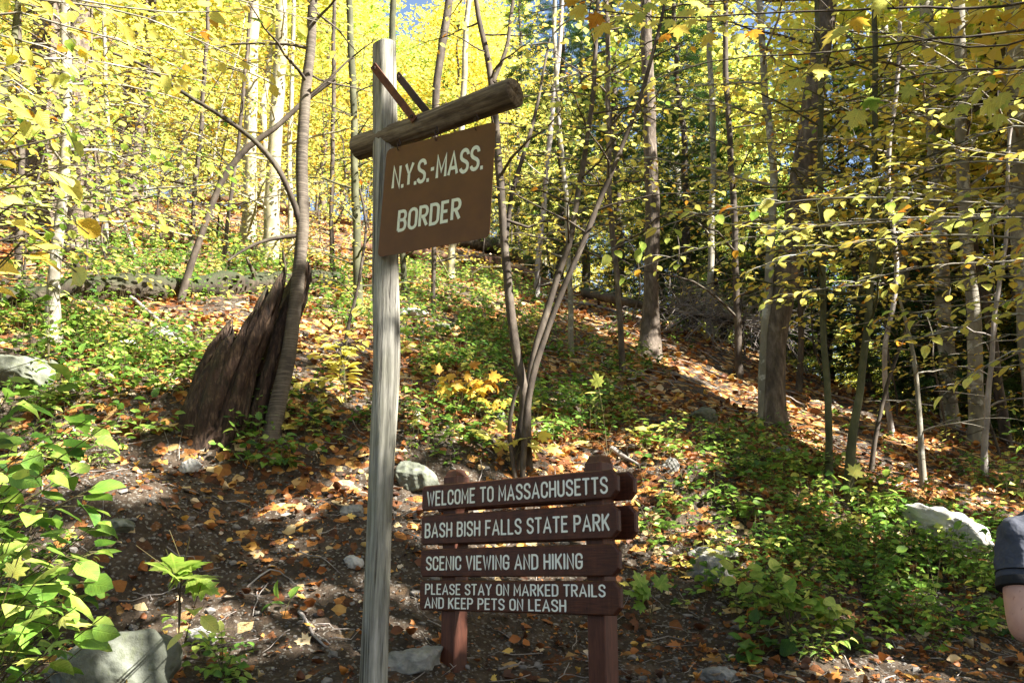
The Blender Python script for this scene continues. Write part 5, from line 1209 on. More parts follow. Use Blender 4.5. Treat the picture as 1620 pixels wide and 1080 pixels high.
# ------------------------------------------------------------------ near branches with leaves that can be told apart
def leafy(root, org, path, n, size, tint, tp='ov', r0=.006, start=.2, pair=True, mat='stem', g=None, gs=None, droop=.25, spread=.9, minpx=9, sd=.06, jn=.35):
    """a shoot with leaves set along it; each leaf is its own part"""
    P = smooth_path(path, None if len(path) > 2 else 8, 0); 
    if gs is not None: add_tube(gs, P, np.linspace(r0, max(.0015, r0 * .35), len(P)), 5, 0, cap=False)
    s = np.concatenate([[0], np.cumsum(np.linalg.norm(np.diff(P, axis=0), axis=1))]); L_ = s[-1]
    def pt(x): return np.array([np.interp(x, s, P[:, i]) for i in range(3)])
    for i in range(n):
        q = L_ * (start + (1 - start) * (i + .5) / n); p = pt(q); t = norm(pt(min(q + .03, L_)) - pt(max(min(q, L_) - .03, 0)) + 1e-6)
        sdv = norm(np.cross(t, [0, 0, 1.0])) if abs(t[2]) < .95 else norm(np.array([math.cos(i * 2.4), math.sin(i * 2.4), 0]))
        if abs(t[2]) > .6: a = i * 1.57 + rng.uniform(0, .5); sdv = np.array([math.cos(a), math.sin(a), 0])
        for sg in ((-1, 1) if pair else ((-1) ** i,)):
            if i == n - 1 and sg == 1 and pair: d = t + [0, 0, -.2]
            else: d = norm(t * rng.uniform(.1, .6) + sdv * sg * spread + np.array([0, 0, -droop * rng.uniform(.3, 1.4)]))
            pet = d * size * .35 * rng.uniform(.6, 1.3) + [0, 0, size * .06]; pl_ = p + pet
            if gs is not None: add_tube(gs, np.array([p, pl_]), [.0018, .0012], 3, 0, cap=False)
            nn = np.array([0, 0, 1.]) + rng.normal(size=3) * jn + np.array([0, -.35, 0])
            sz = size * rng.uniform(.65, 1.15); ti = float(np.clip(tint + rng.normal() * sd, .02, 1))
            if not bool(view_keep(pl_[None])[0]): continue
            LEAFCAP['n'] += 1
            leaf_object('leaf', tp, pl_, d, nn, sz, ti, root, org)
def plant(label, name, base, shoots, size, tint, tp='ov', n=6, Y=None, cat='plant', r0=.005, stem='stem', **k):
    """shoots: picture paths (px, py, depth) or local offsets from the base"""
    b = hit(*base) if len(base) == 2 else np.array([base[0], base[1], float(H(base[0], base[1]))]) if base[2] is None else at(*base)
    b = b.copy(); b[2] = float(H(b[0], b[1])); root = thing(name, label, cat, b)
    for sh in shoots:
        pts = [at(q[0], q[1], q[2] if len(q) > 2 else b[1]) if len(q) != 4 else b + np.array(q[:3]) for q in sh]
        gs = Geo(); leafy(root, b, np.array([b - [0, 0, .02]] + pts) if k.get('rooted', True) else np.array(pts), n, size, tint, tp, r0, gs=gs, **{a: v for a, v in k.items() if a != 'rooted'}); gs.build('stem', stem, root, b)
    return root
# lower-left broad-leaved shrub
sb = np.array([-2.35, 4.1, 0]);
plant('broad-leaved green shrub with large oval leaves filling the lower left edge', 'shrub', (-2.4, 4.0, None),
      [[(-20, 760, 3.9), (60, 690, 3.9), (120, 640, 3.9)], [(-20, 800, 3.7), (40, 740, 3.6), (110, 700, 3.6)], [(-20, 860, 3.7), (60, 800, 3.6), (140, 800, 3.5)], [(0, 980, 3.6), (60, 930, 3.5), (150, 920, 3.5)], [(-20, 640, 4.2), (40, 600, 4.2), (90, 560, 4.2)], [(-20, 780, 3.5), (30, 720, 3.4), (70, 690, 3.4)], [(0, 850, 3.8), (80, 790, 3.9), (120, 740, 4.0)], [(0, 1010, 3.5), (60, 990, 3.4), (130, 1000, 3.4)], [(-10, 880, 3.6), (60, 820, 3.5), (150, 770, 3.5)], [(0, 900, 3.5), (70, 880, 3.3), (130, 890, 3.3)],
       [(-20, 700, 4.2), (50, 640, 4.3), (100, 610, 4.4)], [(0, 960, 3.4), (50, 940, 3.3), (110, 960, 3.3)], [(-30, 720, 3.8), (10, 690, 3.7), (30, 640, 3.7)], [(20, 900, 3.8), (90, 830, 3.8), (170, 830, 3.9)],
       [(10, 950, 3.5), (90, 900, 3.5), (160, 870, 3.6)], [(-10, 820, 4.0), (30, 780, 4.0), (90, 760, 4.1)]], .125, .82, 'round', 8, sd=.05, start=.3)
sh2 = []
for k in range(26):
    a, b = rng.uniform(-10, 175), rng.uniform(790, 1030); Yk = rng.uniform(3.4, 4.6)
    if k % 3 == 0: b = rng.uniform(600, 690)
    sh2.append([(a * .3 - 40, b + 120, Yk), (a * .7 - 10, b + 50, Yk - .1), (a, b, Yk - .2)])
plant('second green shrub of smaller toothed leaves crowding the lower left edge', 'shrub', (-2.75, 4.6, None), sh2, .095, .80, 'ov', 6, sd=.08, start=.35)
plant('yellowing leafy shoot with maple-shaped leaves low at the left edge', 'sapling', (-2.35, 3.7, None),
      [[(10, 980, 3.3), (50, 930, 3.2), (80, 890, 3.2)], [(20, 1040, 3.3), (60, 990, 3.2), (120, 960, 3.2)], [(-10, 1000, 3.3), (20, 930, 3.3), (30, 880, 3.3)], [(40, 1060, 3.2), (90, 1030, 3.1), (100, 1000, 3.1)]], .10, .68, 'maple', 4, sd=.1, start=.4)
plant('maple seedling with broad pale-green lobed leaves on a thin dark stem', 'sapling', (283, 1000),
      [[(285, 960, 5.3), (278, 900, 4.9), (262, 868, 4.7)], [(285, 950, 5.2), (290, 890, 4.9), (300, 850, 4.8)], [(284, 940, 5.1), (250, 880, 4.7), (215, 862, 4.6)], [(284, 930, 5.1), (296, 860, 5.0), (268, 838, 4.9)]], .21, .75, 'maple', 1, start=.75, sd=.025, droop=.55, jn=.5, spread=.7)
plant('seedling with hanging yellow leaves beneath the broad maple seedling', 'sapling', (292, 1015), [[(300, 985, 5.3), (310, 950, 5.0), (318, 925, 4.9)]], .12, .58, 'ov', 2, start=.6, droop=1.2, sd=.05)
plant('pale snakeroot plant with whorls of sunlit leaves by the bare ledge', 'plant', (158, 742), [[(150, 705), (148, 670)], [(165, 700), (184, 664)], [(140, 715), (126, 690)], [(175, 715), (196, 690)]], .085, .82, 'narrow', 7, start=.2, sd=.04)
plant('low green plant with heart-shaped leaves below the rotten stump', 'plant', (400, 744), [[(420, 712), (452, 690)], [(385, 700), (372, 676)], [(410, 700), (410, 664)], [(430, 728), (466, 730)], [(370, 715), (340, 700)], [(440, 705), (478, 700)]], .11, .88, 'ov', 5, start=.25)
plant('green plant with small pointed leaves at the bottom edge right of the boulder', 'plant', (352, 1075), [[(345, 1040), (320, 1010)], [(352, 1035), (350, 1000)], [(365, 1045), (392, 1030)], [(340, 1060), (305, 1050)], [(362, 1055), (385, 1062)]], .075, .80, 'ov', 5, start=.25)
plant('small green seedling with upright leaves on the soil left of the sign post', 'plant', (448, 975), [[(445, 962), (442, 948)], [(452, 965), (458, 950)]], .12, .88, 'ov', 1, start=.5)
plant('bushy green plant filling the ground behind the green shrub', 'plant', (120, 640), [[(100, 600), (70, 575)], [(120, 600), (128, 560)], [(140, 610), (170, 585)], [(150, 620), (210, 600)], [(90, 620), (40, 610)], [(130, 610), (150, 570)]], .12, .80, 'ov', 6, start=.2, sd=.08)
plant('green leafy plant between the ledge and the stump', 'plant', (215, 690), [[(210, 665), (190, 640)], [(225, 660), (240, 630)], [(235, 675), (275, 655)], [(240, 680), (290, 672)], [(205, 680), (180, 668)]], .11, .84, 'ov', 5, start=.2)
plant('small green plant right below the pale stone by the stump', 'plant', (180, 585), [[(170, 560), (150, 545)], [(185, 560), (200, 540)], [(190, 570), (225, 555)]], .10, .78, 'ov', 5, start=.2)
plant('upright green maple seedling in front of the mossy log', 'sapling', (78, 600), [[(78, 520), (76, 440), (72, 400)], [(76, 500), (92, 450), (104, 430)], [(74, 520), (50, 470), (34, 450)], [(78, 540), (96, 510), (114, 500)]], .13, .80, 'maple', 4, start=.35)
plant('sapling with big golden leaves reaching in from the left edge', 'sapling', (-3.3, 4.9, None),
      [[(-60, 420, 4.6), (0, 300, 4.5), (60, 262, 4.4), (120, 285, 4.3)], [(-60, 460, 4.6), (10, 330, 4.5), (90, 330, 4.4), (140, 370, 4.3)], [(-50, 420, 4.6), (0, 360, 4.5), (40, 345, 4.4)], [(-40, 480, 4.6), (50, 380, 4.5), (110, 430, 4.4), (150, 455, 4.4)], [(-60, 380, 4.6), (-20, 260, 4.6), (30, 205, 4.6)],
       [(-50, 480, 4.6), (30, 400, 4.6), (80, 400, 4.5)]], .155, .47, 'ov', 4, start=.5, sd=.08, cat='sapling', r0=.01, jn=.5)
plant('young sapling with tiers of lemon-yellow leaves between stump and sign post', 'sapling', (548, 640),
      [[(545, 590), (535, 545), (520, 515)], [(540, 580), (500, 560), (470, 555)], [(545, 575), (560, 545), (580, 535)], [(540, 560), (510, 535), (486, 520)], [(545, 560), (552, 530), (560, 500)], [(542, 600), (510, 600), (480, 610)], [(545, 610), (540, 598), (532, 585)], [(540, 615), (505, 640), (470, 660)]], .15, .53, 'ov', 6, start=.35, sd=.03, jn=.25, droop=.15)
plant('small sapling with golden leaves low on the bank left of the sign post', 'sapling', (490, 690), [[(480, 672), (462, 660)], [(495, 665), (505, 650)], [(470, 680), (452, 668)]], .13, .5, 'ov', 3, start=.4)
plant('small sapling with curled orange leaves uphill of the welcome sign', 'sapling', (722, 650), [[(715, 610), (700, 590)], [(720, 600), (740, 580)], [(735, 610), (770, 596)], [(740, 620), (790, 600)], [(745, 630), (800, 632)]], .16, .30, 'maple', 4, start=.4, sd=.08, droop=.9, jn=.8)
plant('shoot with drooping yellow maple leaves right above the welcome boards', 'sapling', (812, 752), [[(800, 715), (780, 690), (760, 682)], [(810, 710), (805, 690), (798, 680)], [(818, 712), (835, 695), (850, 690)], [(820, 715), (850, 702), (868, 706)]], .17, .55, 'mapleflat', 2, start=.6, sd=.03, droop=.5)
plant('thin shoot holding a few bright yellow leaves right of the sapling clump', 'sapling', (962, 730), [[(955, 660), (945, 602)], [(970, 690), (1010, 676)], [(950, 700), (918, 698)], [(975, 700), (1030, 672)]], .16, .56, 'mapleflat', 1, start=.7, sd=.04, droop=.3)
plant('leafy sapling with pale-green leaves arching above the ground plants', 'sapling', (1250, 1010), [[(1230, 950), (1190, 915), (1150, 885)], [(1235, 940), (1215, 900), (1200, 880)], [(1255, 960), (1290, 940), (1330, 965)], [(1245, 950), (1225, 925), (1225, 905)], [(1260, 970), (1300, 965), (1350, 990)], [(1250, 960), (1262, 930), (1280, 915)], [(1230, 960), (1200, 945), (1160, 900)]], .125, .74, 'round', 6, start=.35, sd=.06, jn=.4)
plant('green maple seedling just right of the lowest welcome board', 'sapling', (1030, 985), [[(1024, 950), (1016, 930)], [(1034, 945), (1044, 930)], [(1030, 960), (1022, 952)]], .15, .84, 'mapleflat', 1, start=.6, jn=.5)
plant('green vine-like plant beside the right ends of the upper welcome boards', 'plant', (1028, 850), [[(1022, 820), (1012, 800)], [(1032, 815), (1040, 800)], [(1022, 835), (1010, 828)], [(1034, 840), (1046, 852)]], .085, .82, 'ov', 3, start=.3)
plant('dark green broad-leaved plant at the bottom beside the pebbly path edge', 'plant', (1205, 1040), [[(1190, 1020), (1175, 1010)], [(1210, 1012), (1216, 995)], [(1222, 1025), (1240, 1018)], [(1200, 1010), (1196, 985)], [(1195, 1035), (1170, 1035)]], .13, .93, 'round', 3, start=.3)
plant('flowering weed with narrow pale leaves near the path edge', 'plant', (1290, 1045), [[(1285, 1010), (1280, 985)], [(1300, 1010), (1330, 985)], [(1275, 1020), (1262, 1000)], [(1310, 1020), (1345, 1010)]], .09, .76, 'narrow', 6, start=.2)
plant('bright green sapling at the right edge above the arm', 'sapling', (1625, 800), [[(1622, 740), (1608, 700), (1600, 680)], [(1625, 720), (1612, 670), (1604, 650)], [(1618, 760), (1596, 740)], [(1624, 780), (1600, 778)]], .13, .80, 'narrow', 4, start=.4)
plant('green plant with round leaves at the edge of the sunlit leaves', 'plant', (1165, 720), [[(1160, 695), (1150, 680)], [(1170, 690), (1180, 672)], [(1180, 705), (1200, 695)], [(1155, 710), (1135, 702)]], .12, .82, 'round', 3, start=.3)
plant('green seedling holding out two leaves at the foot of the sapling pair', 'plant', (1340, 800), [[(1342, 770), (1350, 752)], [(1348, 765), (1372, 755)], [(1335, 775), (1325, 762)]], .16, .70, 'mapleflat', 1, start=.6)
plant('small seedling with green leaves in front of the rotten stump', 'plant', (330, 668), [[(326, 650), (322, 640)], [(334, 650), (330, 636)], [(334, 660), (328, 658)]], .09, .80, 'ov', 1, start=.5)
plant('climbing shoot with green and yellow leaves in front of the stump', 'plant', (420, 660), [[(415, 620), (405, 590)], [(420, 600), (432, 540), (445, 525)], [(410, 640), (400, 632)]], .09, .72, 'ov', 2, start=.5, sd=.1)

for k, (lab, bx, by, n_, sz, ti, tpn) in enumerate([
        ('leafy green weed clump on the bank under the pale stone', 250, 622, 6, .10, .82, 'ov'), ('tangle of green seedlings above the eroded ledge', 60, 668, 7, .11, .80, 'ov'), ('bright green weeds in front of the boulder tip', 60, 1010, 6, .075, .78, 'ov'),
        ('green weeds at the lower rim of the stump', 372, 700, 5, .09, .86, 'ov'), ('bush of green leaves left of the rock slab', 1392, 822, 7, .12, .78, 'ov'), ('pale-green bushy weed below the rock slab', 1480, 900, 7, .11, .76, 'ov'),
        ('dark green weed clump in the middle of the ground plants', 1380, 930, 7, .11, .88, 'ov'), ('green weed clump right of the mossy rock', 1180, 830, 6, .10, .84, 'ov'), ('low green bush at the upper rim of the ground plants', 1215, 770, 6, .11, .82, 'ov'),
        ('lime-green bushy weed behind the person', 1560, 930, 7, .10, .78, 'ov'), ('green seedlings at the foot of the sapling clump', 870, 700, 5, .11, .84, 'ov'), ('green weed by the broad sunlit patch', 1290, 760, 6, .12, .80, 'round'), ('green bush low beside the path edge', 1440, 1000, 6, .09, .86, 'ov')]):
    pb_ = hit(bx, by); hh_ = rng.uniform(.25, .42)
    shoots = [[(math.cos(j * 2.4) * .12, math.sin(j * 2.4) * .10, hh_ * .6, 0), (math.cos(j * 2.4) * .28 * rng.uniform(.6, 1.2), math.sin(j * 2.4) * .22, hh_ * rng.uniform(.7, 1.1), 0)] for j in range(n_)]
    plant(lab, 'plant', (bx, by), shoots, sz, ti, tpn, 4, start=.2, sd=.05)

# branches of trees that stand just outside the frame
def side_tree(label, xy, h_, r0, barkm, branches, size, tint, tp, objs, name='tree', minpx=12, **k):
    b = np.array([xy[0], xy[1], float(H(*xy))]); root = thing(name, label, 'tree', b)
    pth = smooth_path([b - [0, 0, .2], b + [.1, .05, h_ * .5], b + [.05, .15, h_]], 26, .03); rad = np.linspace(r0, r0 * .4, 26)
    trunk_part(root, pth, rad, b, barkm, 14, .05, 3, flare=.3); g = Geo(); L = Leaves()
    for br in branches:
        e = [at(*q) for q in br]; z = e[0][2] - .25; st = np.array([np.interp(z, pth[:, 2], pth[:, i]) for i in range(3)]); pp_ = smooth_path([st] + e, None, .01)
        kk = dict(tw_len=.42, tw_sp=.17, lf_sp=.085, start=.3, r0=.014, droop=.2); kk.update(k); branch_system(g, L, pp_, size=size, tint=tint, **kk)
    return root, pth, rad, g, L, b
rt_, pth_, rad_, g_, L_, b_ = side_tree('yellow beech just outside the frame reaching layered golden sprays over the slope', (4.9, 6.6), 9, .11, 'smooth',
    [[(1640, 330, 6.5), (1500, 318, 6.7), (1360, 312, 6.9), (1220, 322, 7.1), (1090, 342, 7.3), (960, 398, 7.6)], [(1640, 300, 6.2), (1520, 300, 6.2), (1400, 296, 6.2)], [(1640, 380, 6.6), (1500, 372, 7), (1380, 380, 7.3), (1260, 402, 7.6), (1180, 430, 7.8)],
     [(1640, 260, 6.8), (1540, 255, 7.2), (1440, 270, 7.5), (1340, 300, 7.8)], [(1650, 440, 6.8), (1560, 440, 7.2), (1470, 452, 7.6)], [(1650, 500, 7), (1560, 500, 7.2), (1480, 530, 7.4), (1400, 540, 7.8)], [(1650, 350, 5.6), (1580, 345, 5.6), (1480, 352, 5.8)],
     [(1650, 560, 7), (1600, 556, 7), (1540, 590, 7.1)], [(1640, 200, 6.8), (1560, 210, 7.0), (1500, 240, 7.4)], [(1640, 410, 8.2), (1480, 420, 8.6), (1340, 450, 9), (1240, 470, 9.4)], [(1640, 330, 8.4), (1420, 350, 9), (1200, 360, 9.8), (1060, 330, 10.4)], [(1650, 150, 8.4), (1500, 170, 9), (1420, 200, 9.8)], [(1640, 345, 7.4), (1450, 345, 8), (1280, 360, 8.6), (1120, 390, 9.2), (1020, 420, 9.6)], [(1640, 310, 9.4), (1420, 290, 10), (1240, 270, 10.6), (1090, 290, 11.2)], [(1640, 240, 9), (1480, 230, 9.6), (1330, 220, 10.2), (1220, 230, 10.8)],
     [(1640, 470, 8.6), (1540, 480, 9), (1420, 500, 9.4), (1330, 520, 9.8)], [(1640, 400, 10), (1460, 400, 10.6), (1300, 420, 11.2), (1180, 470, 11.8)], [(1650, 530, 9), (1590, 530, 9.2), (1520, 560, 9.6)], [(1640, 110, 9), (1480, 110, 9.6), (1300, 130, 10.2), (1180, 180, 10.8)]], .115, (.56, .07), 'ov', 320, tw_sp=.15, lf_sp=.08)
finish_tree(rt_, g_, L_, 'ov', b_, ['leaf', 'smooth'], 300, 14)
rt_, pth_, rad_, g_, L_, b_ = side_tree('yellow maple just outside the frame with broad lobed leaves along the top right', (4.7, 3.7), 8, .09, 'dark',
    [[(1650, 40, 5), (1480, 60, 5.1), (1300, 84, 5.2), (1150, 92, 5.3), (1060, 118, 5.4)], [(1650, 0, 5), (1450, 10, 5.1), (1250, 20, 5.2), (1050, 30, 5.3), (900, 10, 5.4)], [(1650, 100, 5.2), (1520, 110, 5.4), (1400, 130, 5.6), (1330, 160, 5.7)],
     [(1650, -40, 5.6), (1300, -30, 5.8), (1000, -10, 6.2), (840, 20, 6.4)], [(1650, 150, 5.8), (1560, 150, 6), (1480, 165, 6.2)], [(1640, 60, 6.4), (1400, 50, 6.8), (1200, 44, 7.2), (1080, 30, 7.4)]], .15, (.54, .07), 'maple', 260, tw_sp=.17, lf_sp=.11)
finish_tree(rt_, g_, L_, 'maple', b_, ['leaf', 'dark'], 230, 16)
rt_, pth_, rad_, g_, L_, b_ = side_tree('yellow beech outside the left edge with sprays hanging into the top left', (-4.3, 5.4), 8, .10, 'smooth',
    [[(-20, 20, 5.2), (80, 34, 5.3), (180, 60, 5.4), (260, 96, 5.5)], [(-20, -20, 5.2), (120, 0, 5.3), (240, 20, 5.4), (340, 20, 5.6)], [(-20, 60, 5.4), (60, 70, 5.6), (150, 110, 5.8)], [(-20, -10, 6.2), (200, 20, 6.6), (330, 70, 6.8), (440, 120, 7)], [(-20, 130, 5.0), (40, 150, 5.0), (90, 180, 5.1)], [(-20, 100, 6.4), (100, 90, 6.8), (220, 110, 7.2), (330, 130, 7.6)],
     [(-20, 160, 5.6), (20, 160, 5.7), (60, 180, 5.8)], [(-20, -60, 6.6), (250, -30, 7), (420, 10, 7.4), (520, 40, 7.8)]], .12, (.54, .06), 'ov', 260, tw_sp=.13)
finish_tree(rt_, g_, L_, 'ov', b_, ['leaf', 'smooth'], 230, 14)
rt_, pth_, rad_, g_, L_, b_ = side_tree('slender lime-leaved maple behind the left shrub reaching over the mossy log', (-6.4, 10.6), 6.5, .06, 'green',
    [[(0, 330, 10.8), (140, 320, 11), (300, 350, 11.4), (420, 400, 11.8)], [(0, 260, 11), (160, 230, 11.4), (330, 250, 11.8), (450, 300, 12.2)], [(0, 200, 11), (180, 160, 11.6), (340, 180, 12)], [(0, 380, 10.8), (130, 400, 10.8), (240, 440, 10.9)], [(0, 300, 12), (250, 310, 12.8), (420, 280, 13.2), (540, 320, 13.6)],
     [(0, 120, 11.4), (200, 70, 12), (380, 60, 12.4)], [(-20, 430, 10.6), (60, 440, 10.6), (130, 480, 10.6)]], .095, (.64, .07), 'ov', 120, tw_sp=.15, lf_sp=.075)
finish_tree(rt_, g_, L_, 'ov', b_, ['leaf', 'green'], 60, 11)
rt_, pth_, rad_, g_, L_, b_ = side_tree('yellow-green shrubby tree on the left slope with round leaves in sun', (-5.6, 8.6), 5.5, .06, 'dark',
    [[(0, 180, 8.6), (70, 160, 8.7), (140, 150, 8.8)], [(0, 240, 8.6), (80, 220, 8.7), (170, 200, 8.8), (220, 220, 9)], [(-10, 300, 8.6), (80, 290, 8.6), (170, 270, 8.7), (240, 280, 8.8)], [(-20, 200, 9.2), (120, 190, 9.6), (200, 160, 9.8)], [(0, 380, 8.8), (120, 350, 9), (200, 330, 9.2), (280, 350, 9.4)],
     [(0, 140, 9.4), (60, 120, 9.4), (120, 110, 9.6)], [(0, 330, 9.6), (150, 300, 9.8), (280, 250, 10), (340, 260, 10)], [(0, 280, 10), (140, 260, 10.4), (260, 300, 10.8), (330, 330, 11)], [(0, 220, 10), (120, 200, 10.4), (230, 230, 10.8)], [(0, 410, 9), (90, 390, 9.2), (180, 400, 9.4)], [(0, 160, 10), (150, 120, 10.6), (260, 130, 11), (330, 150, 11.4)], [(-10, 350, 8.2), (60, 330, 8.2), (120, 350, 8.3)], [(0, 300, 11), (200, 340, 11.6), (380, 320, 12.2)]], .105, (.69, .07), 'round', 220, tw_sp=.13, lf_sp=.075)
finish_tree(rt_, g_, L_, 'round', b_, ['leaf', 'dark'], 200, 11)

# ------------------------------------------------------------------ green ground plants
REG = [(1250, 775, 190, 60, 1), (1430, 850, 230, 90, 1.3), (1300, 930, 250, 90, 1.3), (1510, 950, 160, 90, 1.3), (1130, 720, 120, 40, .8), (690, 690, 150, 60, .9), (760, 560, 130, 70, .9), (540, 700, 80, 50, .6), (230, 580, 170, 60, 1.1), (100, 530, 140, 70, 1.1),
       (1080, 800, 80, 60, .4), (880, 650, 140, 60, .9), (450, 680, 90, 70, .9), (60, 640, 90, 60, .9), (1040, 900, 50, 80, .25), (650, 480, 220, 60, .6), (1380, 1010, 200, 40, .5), (1560, 800, 100, 60, .8), (260, 430, 240, 60, .8), (60, 950, 110, 120, 1.2), (60, 700, 90, 60, .8), (340, 1050, 60, 40, .6), (960, 560, 120, 60, .4), (1350, 700, 200, 60, .12)]
xs, ys = scatter_xy(52000, -7, 13, 5.4, 24); zs = H(xs, ys); a, b, c = proj(np.stack([xs, ys, zs], -1)); pr = np.zeros(len(xs))
for cx, cy_, rx, ry, dn in REG: pr = np.maximum(pr, dn * np.clip(1.25 - ((a - cx) / rx) ** 2 - ((b - cy_) / ry) ** 2, 0, 1))
for q_, r_ in GAPS[:15]: pr *= 1 - .92 * (np.hypot(xs - q_[0], ys - q_[1]) < r_ + .25)
pr *= (c > 0) * np.clip(1.0 - (c - 8) * .03, .35, 1) * (.65 + .5 * wob(xs, ys, 1.7, 5)); kp = rng.random(len(xs)) < pr * .95; xs, ys, zs = xs[kp], ys[kp], zs[kp]
g = Geo(); gs = Geo(); A_ = {t: [] for t in ('ov', 'maple', 'smallr', 'round')}
for x, y, z in zip(xs, ys, zs):
    h_ = rng.uniform(.06, .36) * (1 + .02 * y); m = rng.integers(4, 10); tpn = ('ov', 'maple', 'smallr', 'smallr', 'smallr', 'smallr', 'smallr', 'round')[rng.integers(8)]; sz = rng.uniform(.045, .10); ti = rng.uniform(.76, .96) if rng.random() < .88 else rng.uniform(.5, .72)
    top = np.array([x, y, z]) + [rng.normal() * .05, rng.normal() * .05, h_]; add_tube(gs, np.array([[x, y, z - .01], top]), [.0025, .0015], 3, 0, cap=False)
    u = rng.uniform(.35, 1, m)[:, None]; an = np.arange(m) * 2.4 + rng.uniform(0, 6); D = np.stack([np.cos(an), np.sin(an), rng.uniform(-.4, .15, m)], -1); P = np.array([x, y, z]) + (top - [x, y, z]) * u + D * .03
    A_[tpn].append((P, D, np.array([0, 0, 1.]) + rng.normal(size=(m, 3)) * .3 + [0, -.2, 0], sz * rng.uniform(.6, 1.2, m), np.clip(ti + rng.normal(size=m) * .03, 0, 1)))
for tpn, L_ in A_.items():
    if L_: put_leaves(g, tpn, *[np.concatenate([q[i] for q in L_]) for i in range(5)])
n0 = g.n
for Vc, Fc, Tc in zip(gs.V, gs.F, gs.T): g.V.append(Vc); g.F.append(Fc + n0); g.T.append(Tc); g.M.append(np.ones(len(Fc), int)); 
gc = g.build('ground_plants', ['leaf', 'stem'], kind='stuff'); gc['label'] = 'low green seedlings and weeds covering the damp ground right of the signs'

# ------------------------------------------------------------------ person standing at the edge of the path
X0 = .98 * 2.65 * (1622 - 810) / F / ray(1622, 880)[1] * 1.0
sh = at(1620, 850, 2.65); el = at(1624, 1002, 2.60); gz0 = float(H(sh[0] + .2, 2.65))
pr_ = thing('person', 'person in a dark charcoal short-sleeved tee, one bare bent arm showing beside the green plants', 'person', (sh[0] + .2, 2.65, gz0))
org = np.array([sh[0] + .2, 2.65, gz0]); hs = sh[2] - gz0      # shoulder joint height
def skinned(name, verts, edges, mat, parent, levels=2):
    me = bpy.data.meshes.new(name); me.from_pydata([v[:3] for v in verts], edges, []); me.materials.append(M[mat]); o = obj(name, me, parent)
    md = o.modifiers.new('skin', 'SKIN'); md.use_smooth_shade = True
    for i, v in enumerate(verts):
        d = me.skin_vertices[0].data[i]; d.radius = (v[3], v[4] if len(v) > 4 else v[3]); d.use_root = (i == 0)
    sb_ = o.modifiers.new('sub', 'SUBSURF'); sb_.levels = levels; sb_.render_levels = levels; return o
top = hs / .82
Vb = [(0, 0, .52 * top, .15, .10), (0, .01, .62 * top, .13, .095), (0, .0, .72 * top, .15, .11), (0, 0, .80 * top, .13, .09), (0, 0, .85 * top, .055), (0, .01, .885 * top, .06), (0, .02, .93 * top, .075, .092), (0, .01, .975 * top, .06, .075)]
Eb = [(i, i + 1) for i in range(7)]
a_sh = sh - org; a_el = el - org
for sg in (-1, 1):
    S_ = a_sh * [1, 1, 1] if sg < 0 else np.array([-a_sh[0], a_sh[1], a_sh[2]]); E_ = a_el if sg < 0 else np.array([-a_el[0], a_el[1], a_el[2]])
    W2 = E_ + np.array([-sg * .20, .15, .06]); b = len(Vb)
    Vb += [(*S_, .058), (*((S_ * .55 + E_ * .45) + [sg * .006, 0, 0]), .056), (*E_, .049), (*((E_ * .55 + W2 * .45)), .046), (*W2, .027), (*(W2 + np.array([-sg * .02, .05, .0])), .032, .018)]
    Eb += [(3, b), (b, b + 1), (b + 1, b + 2), (b + 2, b + 3), (b + 3, b + 4), (b + 4, b + 5)]
    for f_, (ox, L_) in enumerate(((-.03, .070), (-.010, .08), (.010, .076), (.028, .06))):
        h0 = W2 + np.array([-sg * .03 + ox, .085, 0]); c = len(Vb); Vb += [(*h0, .009), (*(h0 + [0, L_ * .5, -.012]), .008), (*(h0 + [-sg * .004, L_ * .8, -.04]), .007)]; Eb += [(b + 5, c), (c, c + 1), (c + 1, c + 2)]
    c = len(Vb); Vb += [(*(W2 + np.array([-sg * .045, .04, .012])), .010), (*(W2 + np.array([-sg * .065, .075, .005])), .0085)]; Eb += [(b + 4, c), (c, c + 1)]
    b = len(Vb); x_ = sg * .10; Vb += [(x_, 0, .47 * top, .088), (x_ * 1.05, .01, .28 * top, .058), (x_ * 1.1, 0, .16 * top, .052), (x_ * 1.1, 0, .05 * top, .036), (x_ * 1.15, .13, .02 * top, .032)]
    Eb += [(0, b), (b, b + 1), (b + 1, b + 2), (b + 2, b + 3), (b + 3, b + 4)]
skinned('body', Vb, Eb, 'skin', pr_)
def loft(g, path, rx, ry, n=28, cap=True):
    P = np.asarray(path, float); T = norm(np.gradient(P, axis=0)); U = norm(np.cross(T, [0, 1.0, 0])); W3 = np.cross(T, U); th = np.arange(n) / n * 2 * math.pi
    V = (P[:, None] + np.asarray(rx)[:, None, None] * np.cos(th)[None, :, None] * U[:, None] + np.asarray(ry)[:, None, None] * np.sin(th)[None, :, None] * W3[:, None]).reshape(-1, 3); m = len(P)
    g.add(V, [(i * n + j, i * n + (j + 1) % n, (i + 1) * n + (j + 1) % n, (i + 1) * n + j) for i in range(m - 1) for j in range(n)])
    for k in (0, m - 1): VV = np.vstack([V[k * n:(k + 1) * n], [P[k]]]); g.add(VV, [(j, n, (j + 1) % n) if k == 0 else ((j + 1) % n, n, j) for j in range(n)])
g = Geo(); zz_ = np.array([.50, .56, .64, .72, .78, .815, .84]) * top
loft(g, np.stack([0 * zz_, 0 * zz_, zz_], -1), [.185, .175, .175, .195, .205, .15, .07], [.13, .125, .125, .14, .125, .095, .07])
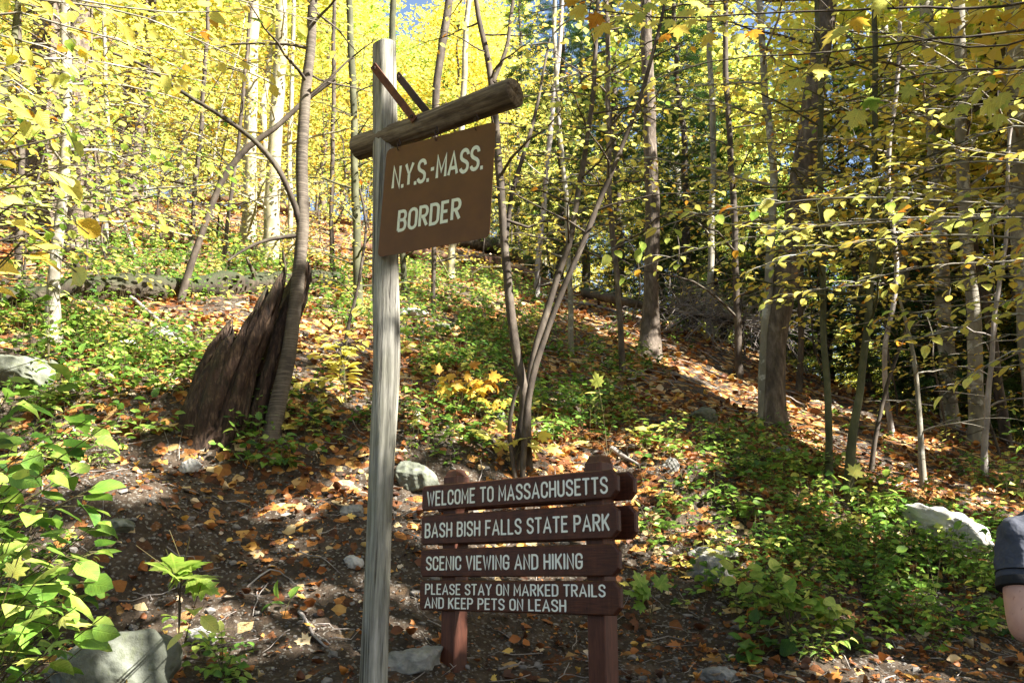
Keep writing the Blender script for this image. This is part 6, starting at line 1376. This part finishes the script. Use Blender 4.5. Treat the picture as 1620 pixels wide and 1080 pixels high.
for sg in (-1, 1):
    S_ = a_sh if sg < 0 else np.array([-a_sh[0], a_sh[1], a_sh[2]]); E_ = a_el if sg < 0 else np.array([-a_el[0], a_el[1], a_el[2]])
    pth = [S_ + [-sg * .13, 0, .035], S_ + [-sg * .05, 0, .022], S_ + [0, 0, 0], S_ * .85 + E_ * .15, S_ * .68 + E_ * .32, S_ * .50 + E_ * .50]
    loft(g, pth, [.06, .068, .069, .069, .068, .069], [.075, .078, .073, .071, .071, .073])
o = g.build('shirt', 'shirt', pr_); rm = o.modifiers.new('weld', 'REMESH'); rm.mode = 'VOXEL'; rm.voxel_size = .009; rm.use_smooth_shade = True
tx = bpy.data.textures.new('folds', 'CLOUDS'); tx.noise_scale = .055; tx.noise_depth = 1; dm = o.modifiers.new('folds', 'DISPLACE'); dm.texture = tx; dm.strength = .032; dm.mid_level = .5; sm_ = o.modifiers.new('smooth', 'SMOOTH'); sm_.iterations = 3
g = Geo(); S_, E_ = a_sh, a_el; c0 = S_ * .53 + E_ * .47; c1 = S_ * .44 + E_ * .56; loft(g, [c0, c0 * .5 + c1 * .5, c1], [.071, .0725, .071], [.075, .0765, .075]); g.build('sleeve_band', 'hem', pr_)
g = Geo(); c2 = S_ * .60 + E_ * .40; c3 = S_ * .595 + E_ * .405; loft(g, [c2, c3], [.0735, .0735], [.0755, .0755], cap=False); g.build('sleeve_seam', 'hem', pr_)
g = Geo()
for sg in (-1, 1): loft(g, [(sg * .06, 0, .53 * top), (sg * .10, 0, .45 * top), (sg * .105, .01, .28 * top), (sg * .112, 0, .03 * top)], [.12, .105, .08, .075], [.125, .11, .085, .08])
g.build('trousers', 'jeans', pr_)
for sg in (-1, 1):
    g = Geo(); x_ = sg * .115; loft(g, [(x_, -.08, .05), (x_, .0, .055), (x_, .10, .045), (x_ * 1.05, .19, .03)], [.04, .05, .05, .025], [.05, .055, .045, .03]); g.build('shoe', 'shoe', pr_)
g = Geo(); V = I3[0] * np.array([.086, .102, .10]) + np.array([0, -.005, .955 * top]); k_ = V[:, 2] > .90 * top + V[:, 1] * .55; ids = np.where(k_)[0]; F_ = [f for f in I3[1] if k_[f].all()]; mp_ = {a: b for b, a in enumerate(ids)}; g.add(V[ids], [[mp_[q] for q in f] for f in F_]); g.build('hair', 'hair', pr_)
